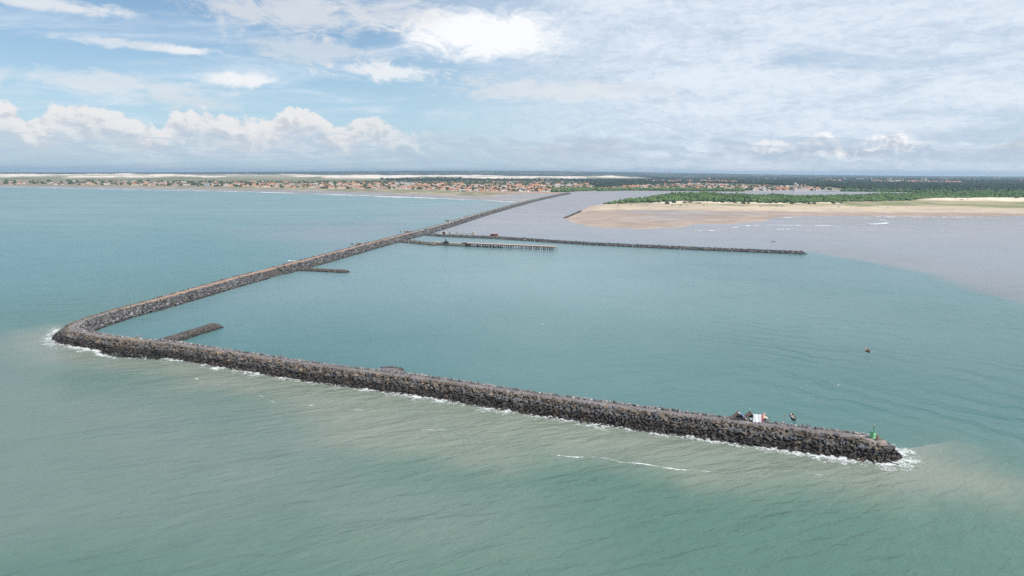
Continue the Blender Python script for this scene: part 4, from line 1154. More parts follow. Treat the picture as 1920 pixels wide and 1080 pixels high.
# radio masts
for p, hh, lab in (((1301.62, 3846.85), 52, 'tallest lattice radio mast at the left end of the river port'), ((1075.65, 4255.38), 60, 'thin pale radio mast on the far bank above the trees'), ((1520.66, 3883.32), 26, 'short thin mast between the warehouse and the long shed'), ((249.45, 4395.82), 48, 'thin radio mast behind the landward end of the breakwater'), ((1286.35, 3844.31), 14, 'shortest pole beside the tallest lattice mast')):
    o = empty('radio_mast', (*p, zat(*p))); tag(o, lab, 'radio mast', 'radio masts across the far shore')
    bs = hh * 0.028
    for a in (0.5, 2.6, 4.7):
        b = MB(); b.tube((bs * math.cos(a), bs * math.sin(a), -0.5), (0.3 * math.cos(a), 0.3 * math.sin(a), hh), 0.34, 0.2, 6); b.build('leg', M_STEEL, o)
    b = MB()
    for k in range(12):
        f = k / 12; rr = bs * (1 - f) + 0.3 * f; z = hh * f
        P = [(rr * math.cos(a), rr * math.sin(a), z) for a in (0.5, 2.6, 4.7)]
        rr2 = bs * (1 - f - 1 / 12) + 0.3 * (f + 1 / 12)
        Q = [(rr2 * math.cos(a), rr2 * math.sin(a), z + hh / 12) for a in (0.5, 2.6, 4.7)]
        for j in range(3):
            b.tube(P[j], P[(j + 1) % 3], 0.14, n=4); b.tube(P[j], Q[(j + 1) % 3], 0.12, n=4)
    b.build('lattice', M_STEEL, o)
    b = MB(); b.tube((0, 0, hh), (0, 0, hh + 4), 0.15, 0.1, 6); b.build('antenna', M_RUST, o)
# ------------------------------------------------------------------ pier, quay and the things on them
qa, qb = np.array((-99.99, 881.54)), np.array((-57.72, 860.05))
qd = qb - qa; qL = float(np.linalg.norm(qd)); qr = math.atan2(qd[1], qd[0])
o = empty('concrete_quay', (*qa, 0), qr); tag(o, 'weathered beige concrete quay at the landward end of the piled pier', 'quay')
b = MB(); b.box((qL / 2, 4.5, 2.05), (qL, 9.0, 2.3)); b.build('deck', M_CONC, o)
b = MB(); b.box((qL / 2, 4.6, -0.1), (qL - 1, 8.2, 1.95)); b.build('footing', M_CONC_DK, o)
b = MB()
for k in range(9): b.box((2 + k * (qL - 4) / 8, 0.45, 3.46), (0.6, 0.5, 0.5))
b.build('kerb_block', M_CONC_DK, o)
b = MB(); b.box((qL - 1.5, 4.0, 3.66), (8, 7.0, 0.9)); b.box((qL + 1.5, 4, 2.0), (3, 6.6, 2.4)); b.build('dark_landing', M_DARK, o)

pa, pb = np.array((-55.93, 857.61)), np.array((49.70, 819.98))
pd = pb - pa; pL = float(np.linalg.norm(pd)); pr = math.atan2(pd[1], pd[0])
o = empty('piled_pier', (*pa, 0), pr); tag(o, 'long straight pier of rusty-edged deck on rows of slim piles', 'pier')
b = MB()
nseg = 12
for k in range(nseg):
    b.box(((k + 0.5) * pL / nseg, 2.2, 4.45 + 0.05 * math.sin(k * 2.1)), (pL / nseg - 0.25, 5.6, 0.45))
b.build('deck', M_PALE, o)
b = MB()
for k in range(nseg): b.box(((k + 0.5) * pL / nseg, -0.72, 4.0), (pL / nseg - 0.12, 0.3, 1.0))
b.box((pL / 2, 5.2, 3.9), (pL, 0.3, 0.9)); b.build('edge_beam', M_RUST, o)
npil = 46
pilm = MB(); pilm.tube((0, 0, -1.5), (0, 0, 4.2), 0.36, 0.36, 8)
PIL = pilm.mesh('pile', M_PILE); pil2 = MB(); pil2.tube((0, 0, -1.5), (0, 0, 4.2), 0.42, 0.42, 8); PIL2 = pil2.mesh('pile', M_CONC_DK)
for k in range(npil):
    for yy in (0.0, 4.6):
        c = bpy.data.objects.new('pile', PIL if (k % 3 == 0 and yy < 1) else PIL2); c.location = ((k + 0.5) * pL / npil + r.normal(0, 0.35), yy + r.normal(0, 0.15), 0); c.rotation_euler = (r.normal(0, 0.04), r.normal(0, 0.06), 0)
        col.objects.link(c); c.parent = o
b = MB()
for k in range(0, npil, 2): b.box(((k + 0.5) * pL / npil, 2.3, 3.85), (0.5, 5.2, 0.6))
b.build('cross_beam', M_CONC_DK, o)
# fallen slabs below the pier
b = MB()
for k in range(16):
    b.box((pL * (0.05 + 0.38 * k / 16), r.uniform(-0.6, 4), r.uniform(0.0, 1.6)), (r.uniform(3, 6), r.uniform(1, 2), 0.9), r.uniform(-0.5, 0.5), 1.0, r.uniform(-0.4, 0.4))
fs_ = b.build('fallen_slabs', M_DARK, o)
p = (52.41, 818.37); b = MB(); b.tube((0, 0, -1.5), (0, 0, 4.0), 0.42, 0.36, 8); b.tube((0, 0, 4.0), (0, 0, 4.3), 0.45, 0.25, 8)
tag(b.build('mooring_pile', M_CONC_DK, loc=(*p, 0)), 'lone dark pile in the water just off the end of the pier', 'pile')

# derrick on the quay
p = (-82.29, 871.68)
o = empty('derrick', (*p, 3.2), qr); tag(o, 'black wrecked derrick with leaning jib standing on the concrete quay', 'derrick')
b = MB(); b.box((0, 0, 0.45), (8, 2.6, 0.9)); b.box((0.3, 0, 1.15), (4.6, 2.0, 0.7)); b.build('base_frame', M_DARK, o)
b = MB(); b.box((0.6, 0, 2.1), (2.0, 1.6, 1.5), taper=0.7); b.build('winch_house', M_DARK, o)
b = MB(); b.tube((1.2, 0.5, 1.2), (-0.4, 0, 5.2), 0.28, 0.2, 7); b.tube((-1.6, -0.5, 1.2), (-0.4, 0, 5.2), 0.22, 0.16, 7); b.tube((1.2, -0.5, 1.2), (-0.4, 0, 5.2), 0.22, 0.16, 7); b.build('a_frame', M_DARK, o)
b = MB(); b.tube((0.6, 0, 2.4), (-1.4, 0, 6.9), 0.22, 0.14, 7); b.build('jib', M_DARK, o)
p = (-88.23, 874.79)
b = MB(); b.tube((0, 0, 0), (0, 0, 1.3), 0.35, 0.3, 10); b.tube((0, 0, 1.3), (0, 0, 1.7), 0.5, 0.4, 10); tag(b.build('bollard', M_DARK, loc=(*p, 3.2)), 'dark iron bollard left of the derrick on the quay', 'bollard')

# ruins on the inner jetty
jr = math.atan2(JETTY[3][1] - JETTY[2][1], JETTY[3][0] - JETTY[2][0])
p = (-97.41, 1009.03)
o = empty('hut', (*p, 2.5), jr); tag(o, 'tiny orange brick hut with a pale end wall at the root of the jetty', 'hut')
b = MB(); b.box((0, 0, 1.4), (4.2, 3.2, 3.0)); b.build('wall', M_RUST, o)
b = MB(); b.box((0, 0, 3.05), (4.6, 3.6, 0.3)); b.build('roof', M_PALE, o)
b = MB(); b.box((2.7, 0, 1.3), (1.2, 3.0, 2.8)); b.build('end_wall', M_CREAM, o)
p = (-97.77, 1007.24)
b = MB(); b.tube((0, 0, 0), (0, 0, 9.5), 0.22, 0.12, 7); b.tube((-0.6, 0, 7.8), (0.6, 0, 7.8), 0.08, n=5); tag(b.build('signal_pole', M_DARK, loc=(*p, 2.5)), 'thin dark pole rising behind the orange brick hut', 'pole')
p = (-102.55, 999.39)
b = MB(); b.box((0, 0, 0.25), (8, 2.6, 0.9), jr, 0.8); b.box((1, 0.3, 0.8), (4, 1.6, 0.5), jr, 0.7)
tag(b.build('sand_heap', M_BEIGE, loc=(*p, 2.5)), 'low pale sand heap left of the orange brick hut', 'sand heap')
p = (-71.98, 1006.11)
o = empty('ruined_wall', (*p, 2.4), jr); tag(o, 'long low ruined white wall along the inner jetty', 'wall')
b = MB()
xs = [-18, -12.5, -8.0, -7.0, -2, 3, 8.5, 14, 17.0]; hs_ = [1.6, 1.9, 2.4, 2.9, 2.6, 2.9, 2.5, 2.8]
for k in range(8): b.box(((xs[k] + xs[k + 1]) / 2, 0, hs_[k] / 2), (xs[k + 1] - xs[k] - 0.004, 0.8 + 0.05 * (k % 3), hs_[k]))
b.build('wall', M_WHITE, o)
b = MB(); b.box((-18.8, 0, 1.5), (1.5, 2.6, 3.0)); b.build('corner_pier', M_TERRA3, o)
b = MB(); b.box((-7.5, -0.1, 1.7), (0.9, 1.2, 3.4)); b.build('corner_pier', M_TERRA3, o)
b = MB(); b.box((19, 0.3, 1.9), (3.4, 3.4, 3.8)); b.box((19, 0.3, 4.0), (2.6, 2.6, 0.4)); b.build('end_tower', M_CREAM, o)
b = MB()
for k in range(6): b.box((-4 + k * 3.6, -0.42, 1.5), (0.8, 0.1, 0.9))
b.build('window_opening', M_CONC_DK, o)
p = (-25.17, 979.19)
o = empty('red_shed', (*p, 2.5), jr); tag(o, 'rusty red shed with a pale roof alone on the inner jetty', 'shed')
b = MB(); b.box((0, 0, 1.5), (9.2, 4.5, 3.0)); b.box((4.9, 0, 1.7), (0.6, 4.7, 3.4)); b.build('wall', M_RUST, o)
b = MB(); b.box((-0.2, 0, 3.15), (8.4, 3.6, 0.28)); b.build('roof', M_PALE, o)
b = MB(); b.box((4.95, -2.4, 1.4), (0.3, 0.12, 2.6)); b.box((-1.5, -2.28, 1.1), (1.2, 0.1, 2.1)); b.build('door', M_DARK, o)

# little red post on the training wall
p = (108.74, 1420.43)
o = empty('channel_marker', (*p, 1.8)); tag(o, 'small red channel marker at the tip of the training wall', 'channel marker')
b = MB(); b.box((0, 0, 0.9), (2.0, 2.0, 2.6), taper=0.7); b.build('base', M_REDHULL, o)
b = MB(); b.tube((0, 0, 2.2), (0, 0, 4.6), 0.35, 0.25, 8); b.build('pole', M_REDHULL, o)

# driftwood and dumped earth at the corner
p = (-193.61, 350.26)
b = MB(); 
n = 14; P = []
for k in range(n):
    a = 2 * math.pi * k / n; P.append((math.cos(a) * 4.2 * (1 + 0.15 * math.sin(3 * a)), math.sin(a) * 1.3, 0.0))
for k in range(n):
    a = 2 * math.pi * k / n; P.append((math.cos(a) * 2.6 + 0.3, math.sin(a) * 0.7, 0.4))
b.raw(P, [(k, (k + 1) % n, n + (k + 1) % n, n + k) for k in range(n)] + [tuple(range(n, 2 * n))])
M_EARTH = paint('orange_earth', (0.38, 0.25, 0.165), 0.95, 0.3, 1.5, bump=0.1)
tag(b.build('earth_heap', M_EARTH, loc=(*p, 4.9), rz=-0.42, smooth=True), 'low heap of orange earth on the crest near the left corner', 'earth heap')
p = (-192.33, 353.79)
b = MB()
for k in range(13):
    a = k * 0.9; b.tube((r.normal(0, 0.9), r.normal(0, 0.5), 0.0), (r.normal(0, 1.5), r.normal(0, 0.7), r.uniform(0.8, 2.3)), 0.16, 0.05, 6)
tag(b.build('driftwood', paint('bleached_wood', (0.40, 0.38, 0.37), 0.9, 0.4, 3), loc=(*p, 4.85)), 'tangle of bleached driftwood beside the orange earth heap', 'driftwood')
p = (-210.34, 665.10)
b = MB()
for k in range(6):
    hv, hf = HULL[k]; s_ = r.uniform(0.8, 1.4); b.raw(hv * s_ + np.array([r.normal(0, 1.3), r.normal(0, 0.8), 0.6]), hf)
tag(b.build('rubble_heap', M_WHITE, loc=(*p, 5.1)), 'bright white rubble heap on the outer edge of the long arm', 'rubble heap')
for px_, lab in (((-150.12, 1003.96), 'dark boulder mound on the outer crest edge by the jetty root'), ((-183.00, 826.95), 'dark boulder mound on the outer crest edge midway along the long arm'), ((-111.65, 1236.59), 'dark boulder mound on the crest beyond the jetty root')):
    b = MB()
    for k in range(9):
        hv, hf = HULL[(k * 3) % 26]; s_ = r.uniform(1.2, 2.0); b.raw(hv * s_ + np.array([r.normal(0, 3.0), r.normal(0, 2.0), r.uniform(0.2, 1.2)]), hf)
    tag(b.build('boulder_mound', M_CONC_DK, loc=(*px_, 5.0)), lab, 'boulder mound')

# ------------------------------------------------------------------ beacon at the head
p = np.array((117.79, 218.70))
brz = 0.42
o = empty('beacon', (*p, 4.9), brz); o.scale = (0.7, 0.7, 1.0); tag(o, 'green harbour beacon box with a dark green pole on the breakwater end', 'beacon')
b = MB(); b.box((0.0, 0, 0.75), (1.75, 1.75, 1.5)); b.build('base_box', M_GREEN, o)
b = MB(); b.box((-0.05, 0, 1.62), (2.1, 2.1, 0.24)); b.build('platform', M_GREEN, o)
b = MB()
b.box((-1.02, 0, 2.15), (0.10, 2.04, 0.82)); b.box((0.05, 0.98, 2.0), (2.03, 0.10, 0.52)); b.build('parapet', M_GREEN, o)
b = MB(); b.box((0, 0, 1.86), (0.62, 0.62, 0.24)); b.build('pole_foot', M_GREEN_DK, o)
b = MB(); b.tube((0, 0, 1.98), (0.14, 0, 4.45), 0.17, 0.14, 12); b.build('pole', M_GREEN_DK, o)
b = MB(); b.tube((0.14, 0, 4.45), (0.15, 0, 4.62), 0.2, 0.2, 12); b.tube((0.15, 0, 4.62), (0.15, 0, 4.9), 0.12, 0.1, 12); b.build('lamp', M_BEIGE, o)
b = MB(); b.box((0.885, -0.2, 0.7), (0.04, 0.7, 1.2)); b.build('door', M_GREEN_DK, o)
# broken concrete cap
pc = np.array((117.71, 217.33))
o = empty('broken_slab', (*pc, 4.72), -0.45); tag(o, 'broken pinkish concrete cap around the foot of the green beacon', 'concrete cap')
b = MB()
n = 16; P = []; Q = []
for k in range(n):
    a = 2 * math.pi * k / n; rr = 1 + 0.16 * math.sin(3 * a + 1) + 0.08 * math.sin(7 * a)
    P.append((math.cos(a) * 3.7 * rr, math.sin(a) * 2.0 * rr, -1.0)); Q.append((math.cos(a) * 2.9 * rr, math.sin(a) * 1.3 * rr, 0.22 + 0.12 * math.sin(5 * a)))
b.raw(P + Q + [(0, 0, 0.42)], [(k, (k + 1) % n, n + (k + 1) % n, n + k) for k in range(n)] + [(n + k, n + (k + 1) % n, 2 * n) for k in range(n)])
M_CAP = paint('broken_cap', (0.40, 0.32, 0.27), 0.95, 0.45, 1.6, (0.22, 0.20, 0.19), bump=0.15)
b.build('slab', M_CAP, o)
for k, (x, y, a) in enumerate(((-4.3, 0.0, 1.3), (-2.9, 1.6, 0.15))):
    b = MB(); b.box((x, y, 0.32), (3.0, 0.55, 0.5), a); b.build('kerb', M_PALE, o)

# ------------------------------------------------------------------ fishing camp on the crest
def shelter(label, xy, rz, w, l, hh, extra=True):
    o = empty('shelter', (*xy, 4.9), rz); tag(o, label, 'shelter', 'thatched shelters of the fishing camp')
    b = MB()
    for sx in (-1, 1):
        n = 6
        top = [(0, y, hh) for y in np.linspace(-l / 2, l / 2, n)]; bot = [(sx * w / 2 * (1 + 0.05 * math.sin(k * 2.3)), y, 0.12 + 0.1 * math.sin(k * 1.7)) for k, y in enumerate(np.linspace(-l / 2, l / 2, n))]
        up = [(a, b_, c + 0.14) for a, b_, c in top + bot]
        F = []
        for k in range(n - 1): F += [(k, k + 1, n + k + 1, n + k), (2 * n + k, 3 * n + k, 3 * n + k + 1, 2 * n + k + 1)]
        F += [(0, n, 3 * n, 2 * n), (n - 1, 3 * n - 1, 4 * n - 1, 2 * n - 1)]
        b.raw(top + bot + up, F + [(n + k, n + k + 1, 3 * n + k + 1, 3 * n + k) for k in range(n - 1)])
    b.build('roof', M_THATCH, o)
    for y in (-l / 2 - 0.05, l / 2 - 0.2):
        b = MB(); b.tube((0, y, 0), (0, y, hh), 0.085, 0.07, 7); b.build('post', M_WOOD, o)
    b = MB(); b.box((0, l / 2 - 0.3, 0.55), (w * 0.55, 0.08, 1.1)); b.build('back_panel', M_WOOD, o)
    return o
p = (79.74, 236.60)
s1 = shelter('brown thatched A-frame shelter with a blue and white sheet on its right slope', p, -0.18, 5.0, 3.0, 2.4)
b = MB()
P = [(0.05, -1.55, 2.62), (0.05, -0.55, 2.66), (2.1, -1.5, 0.98), (2.1, -0.9, 1.0)]
b.raw([tuple(x) for x in P] + [(x[0], x[1], x[2] + 0.05) for x in P], [(0, 1, 3, 2), (4, 6, 7, 5), (0, 2, 6, 4), (1, 5, 7, 3), (0, 4, 5, 1), (2, 3, 7, 6)])
tag(b.build('sheet', M_BLUE, loc=(*p, 4.9), rz=-0.18), 'narrow blue sheet laid over the A-frame shelter ridge', 'sheet')
b = MB(); b.box((-0.1, -1.2, 2.66), (0.55, 0.9, 0.06)); tag(b.build('sheet', M_WHITE, loc=(*p, 4.9), rz=-0.18), 'small white sheet folded on the A-frame shelter ridge', 'sheet')
p = (84.06, 236.93)
s2 = shelter('brown thatched lean shelter half hidden by the printed white sheet', p, -0.12, 4.4, 3.2, 2.3)
# printed sheet
mt, tt, bb = material('printed_sheet')
oc = tt.xyz(tt.obj())
lines = tt.m('MULTIPLY', tt.ss(tt.m('SINE', tt.m('MULTIPLY', oc[2], 15.0)), 0.25, 0.5), tt.ss(tt.noise(tt.obj(), 2.4, 4, 0.7), 0.47, 0.56))
redm = tt.ss(tt.noise(tt.vm('ADD', tt.obj(), (7, 3, 1)), 1.1, 3), 0.46, 0.54)
cc = tt.mix(lines, (0.86, 0.87, 0.88), tt.mix(redm, (0.45, 0.68, 0.78), (0.72, 0.36, 0.42)))
tt.put(bb.inputs['Base Color'], cc); bb.inputs['Roughness'].default_value = 0.6
def cloth(name, w, hh, mat, label, xy, rz, lean, seed, cat='sheet', z=4.9):
    nx, nz = 18, 14; rr = np.random.default_rng(seed)
    P = []
    for j in range(nz):
        for i_ in range(nx):
            u, v = i_ / (nx - 1), j / (nz - 1)
            fold = 0.10 * math.sin(u * 11 + v * 2) * (1 - v * 0.4) + 0.06 * math.sin(u * 23 + 1)
            P.append(((u - 0.5) * w * (1 + 0.03 * math.sin(v * 7)), -lean * (1 - v) + fold, 0.05 + v * hh - 0.12 * math.sin(u * math.pi) * v))
    F = [(j * nx + i_, j * nx + i_ + 1, (j + 1) * nx + i_ + 1, (j + 1) * nx + i_) for j in range(nz - 1) for i_ in range(nx - 1)]
    me = bpy.data.meshes.new(name); me.from_pydata(P, [], F); me.materials.append(mat)
    for q_ in me.polygons: q_.use_smooth = True
    o = add(name, me, loc=(*xy, z), rz=rz)
    md = o.modifiers.new('thickness', 'SOLIDIFY'); md.thickness = 0.02
    return tag(o, label, cat)
p = (85.03, 233.72)
cloth('printed_sheet', 2.7, 2.75, mt, 'big white sheet with faint red and blue print hung at the fishing camp', p, -0.14, 0.9, 1)
p = (86.85, 234.01)
cloth('cloth', 0.95, 2.5, M_PINK, 'narrow crimson and pink cloth hanging right of the white sheet', p, -0.1, 0.7, 2, 'cloth')
p = (87.86, 234.93)
cloth('cloth', 0.9, 2.9, paint('striped_cloth', (0.75, 0.68, 0.68), 0.85, 0.5, 5, (0.5, 0.2, 0.2)), 'pale striped cloth drying behind the crimson cloth', p, 0.3, 0.5, 3, 'cloth', 4.9)
# beige parasol-like canvas
p = (88.06, 234.18)
o = empty('canvas_awning', (*p, 4.9), -0.1); tag(o, 'small arched beige canvas awning right of the hanging cloths', 'awning')
P = []; n = 10; m_ = 5
for j in range(m_):
    for i_ in range(n):
        a = math.pi * i_ / (n - 1); P.append((-math.cos(a) * 1.15, -0.9 + 1.8 * j / (m_ - 1), 0.85 + math.sin(a) * 0.72 + 0.05 * math.sin(j * 2)))
me = bpy.data.meshes.new('canvas'); me.from_pydata(P, [], [(j * n + i_, j * n + i_ + 1, (j + 1) * n + i_ + 1, (j + 1) * n + i_) for j in range(m_ - 1) for i_ in range(n - 1)]); me.materials.append(M_BEIGE)
c = add('canvas', me, o); c.modifiers.new('thickness', 'SOLIDIFY').thickness = 0.04
for x in (-1.12, 1.12):
    for y in (-0.85, 0.85):
        b = MB(); b.tube((x, y, 0), (x, y, 0.95), 0.05, n=6); b.build('leg', M_WOOD, o)
# poles, crates, bundles
p = (88.60, 234.67)
for k, (dx, dy, hh, lean) in enumerate(((-1.2, 0.0, 3.2, 0.25), (0.1, 0.3, 2.8, -0.3), (1.0, -0.2, 2.3, 0.5))):
    b = MB(); b.tube((0, 0, 0), (lean, 0.1, hh), 0.07, 0.05, 6)
    tag(b.build('pole', M_WOOD, loc=(p[0] + dx, p[1] + dy, 4.85)), ['tallest wooden pole behind the beige awning', 'middle wooden pole leaning left behind the beige awning', 'shortest wooden pole leaning right beside the beige awning'][k], 'pole', 'wooden poles of the fishing camp')
b = MB(); b.box((0, 0, 0.25), (0.9, 0.6, 0.5), 0.3); b.box((0, 0, 0.54), (0.8, 0.5, 0.07), 0.3)
tag(b.build('fish_crate', M_WHITE, loc=(*(83.67, 235.20), 4.92)), 'small white fish crate in front of the second thatched shelter', 'crate')
b = MB()
for k in range(7): b.raw(HULL[k][0] * r.uniform(0.25, 0.5) * np.array([1.2, 1, 0.7]) + np.array([r.normal(0, 0.7), r.normal(0, 0.3), 0.25]), HULL[k][1])
tag(b.build('net_bundle', M_SHIRT2, loc=(*(88.41, 233.87), 4.92)), 'dark bundle of nets under the beige awning', 'nets')
b = MB()
for k in range(5): b.raw(HULL[k + 9][0] * r.uniform(0.2, 0.35) + np.array([r.normal(0, 0.6), r.normal(0, 0.3), 0.15]), HULL[k + 9][1])
tag(b.build('rag_heap', M_SHIRT, loc=(*(81.25, 232.62), 4.92)), 'pale heap of rags on the stones below the second shelter', 'rags')

# ------------------------------------------------------------------ people
def person(label, loc, rz, sit=False, shirt=M_SHIRT, trousers=M_SHIRT2, reach=0.35):
    J = {}
    if sit:
        J.update(pel=(0, 0, 0.12), wst=(0, -0.02, 0.30), chs=(0, 0.02, 0.52), nk=(0, 0.03, 0.68), hd=(0, 0.05, 0.80), tp=(0, 0.05, 0.93))
        for s, n in ((-1, 'l'), (1, 'r')):
            J.update({n + 'sh': (s * 0.18, 0.02, 0.61), n + 'el': (s * 0.24, 0.12, 0.38), n + 'wr': (s * 0.2, reach, 0.36), n + 'hn': (s * 0.18, reach + 0.1, 0.36),
                      n + 'hp': (s * 0.1, 0.03, 0.1), n + 'kn': (s * 0.15, 0.42, 0.22), n + 'an': (s * 0.14, 0.52, -0.16), n + 'ft': (s * 0.14, 0.66, -0.19)})
    rad = dict(pel=.14, wst=.125, chs=.15, nk=.055, hd=.095, tp=.07, sh=.06, el=.042, wr=.03, hn=.035, hp=.085, kn=.058, an=.038, ft=.04)
    names = list(J)
    E = [('pel', 'wst'), ('wst', 'chs'), ('chs', 'nk'), ('nk', 'hd'), ('hd', 'tp')]
    for n in 'lr': E += [('chs', n + 'sh'), (n + 'sh', n + 'el'), (n + 'el', n + 'wr'), (n + 'wr', n + 'hn'), ('pel', n + 'hp'), (n + 'hp', n + 'kn'), (n + 'kn', n + 'an'), (n + 'an', n + 'ft')]
    me = bpy.data.meshes.new('person'); me.from_pydata([J[n] for n in names], [(names.index(a), names.index(b_)) for a, b_ in E], [])
    o = bpy.data.objects.new('person', me); col.objects.link(o)
    o.modifiers.new('skin', 'SKIN'); o.modifiers.new('sub', 'SUBSURF').levels = 1
    for i_, n in enumerate(names):
        v = me.skin_vertices[0].data[i_]; rr = rad[n if n in rad else n[1:]]; v.radius = (rr, rr); v.use_root = (n == 'pel')
    dg = bpy.context.evaluated_depsgraph_get()
    ev = bpy.data.meshes.new_from_object(o.evaluated_get(dg)); bpy.data.objects.remove(o)
    ev.name = 'person'
    ev.materials.clear()
    for m_2 in (M_SKIN, shirt, trousers, M_SHIRT2): ev.materials.append(m_2)
    for q_ in ev.polygons:
        c_ = q_.center
        q_.material_index = 3 if c_.z > 0.86 else 1 if (0.24 < c_.z < 0.67 and c_.y < 0.2) else 2 if (c_.z <= 0.32 and c_.y < 0.45 and c_.z > 0.0) else 0
        q_.use_smooth = True
    o = add('person', ev, loc=loc, rz=rz)
    return tag(o, label, 'person')

# ------------------------------------------------------------------ boats and floats
def boat(label, xy, rz, L, bm_, dp, hull, inner, thw=3, group=None, name='canoe', cat='boat'):
    o = empty(name, (*xy, 0), rz); tag(o, label, cat, group)
    n = 15; P = []; Q = []
    for k in range(n):
        t = k / (n - 1) * 2 - 1
        wdt = bm_ / 2 * (1 - abs(t) ** 2.6) ** 0.8 + 0.02
        sheer = dp * (0.62 + 0.5 * abs(t) ** 2.4)
        keel = -0.18 + 0.30 * abs(t) ** 4
        x = t * L / 2
        P.append([(x, -wdt, sheer), (x, -wdt * 0.82, keel + 0.18), (x, 0, keel - 0.04), (x, wdt * 0.82, keel + 0.18), (x, wdt, sheer)])
        w2 = max(0.01, wdt - 0.06)
        Q.append([(x * 0.98, -w2, sheer), (x * 0.98, -w2 * 0.78, keel + 0.3), (x * 0.98, 0, keel + 0.22), (x * 0.98, w2 * 0.78, keel + 0.3), (x * 0.98, w2, sheer)])
    V = [p_ for s in P for p_ in s]; F = [(k * 5 + j, (k + 1) * 5 + j, (k + 1) * 5 + j + 1, k * 5 + j + 1) for k in range(n - 1) for j in range(4)]
    b = MB(); b.raw(V, F); b.build('hull', hull, o, smooth=True)
    V = [p_ for s in Q for p_ in s]
    b = MB(); b.raw(V, F); b.build('inside', inner, o, smooth=True)
    b = MB()
    for j, jj in ((0, 0), (4, 4)):
        for k in range(n - 1): b.tube(P[k][j], P[k + 1][j], 0.05, n=5)
    b.build('gunwale', hull, o)
    for k in range(thw):
        x = -L * 0.28 + k * L * 0.56 / max(1, thw - 1)
        b = MB(); b.box((x, 0, dp * 0.55), (0.24, bm_ * 0.86, 0.05)); b.build('thwart', M_WOOD, o)
    return o
p = np.array((105.18, 251.63))
bz = math.atan2(*(np.array((104.85, 249.05)) - np.array((106.08, 255.46)))[::-1])
boat('narrow brown canoe with two people lying off the fishing camp', p, bz, 6.6, 1.45, 0.75, M_BROWNHULL, M_SHIRT, 3)
d_ = np.array([math.cos(bz), math.sin(bz)])
person('person in dark clothes sitting at the far end of the brown canoe', (*(p - d_ * 2.0), 0.42), bz - math.pi / 2, True, M_SHIRT2)
person('person in pale shirt sitting amidships in the brown canoe', (*(p + d_ * 0.6), 0.42), bz + math.pi / 2, True, M_SHIRT, M_SHIRT2, 0.3)
b = MB(); b.tube((-1.3, 0, 0), (1.3, 0.2, 0.15), 0.06, 0.05, 6); b.box((1.5, 0.2, 0.15), (0.5, 0.2, 0.04))
tag(b.build('paddle', M_WOOD, loc=(*(p + d_ * 0.2 + np.array([0.5, 0.1])), 0.75), rz=bz + 0.2), 'wooden paddle lying across the brown canoe', 'paddle')
p = np.array((182.97, 352.19))
bz = math.atan2(*(np.array((182.84, 350.01)) - np.array((183.24, 354.95)))[::-1])
boat('small red boat with one person moving across the basin', p, bz, 4.8, 1.7, 0.95, M_REDHULL, M_BEIGE, 3)
d_ = np.array([math.cos(bz), math.sin(bz)])
person('person in dark clothes sitting in the small red boat', (*(p - d_ * 0.5), 0.5), bz + math.pi / 2, True, M_SHIRT2)
FOAM_V, FOAM_F, FOAM_C = [], [], []
line_ribbon(np.array([(181.6, 349.4), (180.0, 344.1), (178.8, 338.9), (179.4, 333.9)]), 0.6, 0.44, 71, lift=0.03)
line_ribbon(np.array([(181.1, 350.5), (179.6, 346.2), (178.2, 342.0)]), 0.4, 0.52, 72, lift=0.03)
V = np.concatenate(FOAM_V); F = np.concatenate(FOAM_F); Cc = np.concatenate(FOAM_C)[:, None].repeat(3, 1)
tag(add('wake', mesh_np('wake', V, F, foam_material('wake_foam', 1.5, 0.5, 0.15), Cc, attr='Den', smooth=True)), 'faint white wake behind the small red boat', 'wake', kind='stuff')
boat('small dark rowing boat alone on the grey river beyond the jetty', (347.37, 934.96), 0.05, 5.6, 1.5, 0.8, M_BROWNHULL, M_RUST, 3)
boat('tiny pale dinghy moored beside the thin spur off the long arm', (-187.91, 672.22), 2.1, 4.4, 1.8, 0.9, M_BROWNHULL, M_SHIRT, 2, name='dinghy', cat='dinghy')
def buoy(label, xy, s, mat):
    V, F = ICO2_V, ICO2_F
    o = empty('buoy', (*xy, 0)); tag(o, label, 'buoy', 'net floats in the basin')
    b = MB(); b.raw(V * s * np.array([1, 1, 0.75]) + np.array([0, 0, s * 0.3]), F); b.build('float', mat, o, smooth=True)
    b = MB(); b.tube((0, 0, s * 0.9), (0, 0, s * 1.35), s * 0.12, n=6); b.build('eye', M_DARK, o)
buoy('white net float left of the brown canoe, beyond the thatched shelters', (92.09, 261.06), 0.24, M_WHITE)
buoy('red net float just left of the brown canoe', (102.93, 254.35), 0.26, M_REDHULL)
buoy('larger white net float in open water below the red boat', (140.75, 292.96), 0.36, M_WHITE)
buoy('tiny white net float far off in the middle of the basin', (18.03, 413.98), 0.36, M_WHITE)
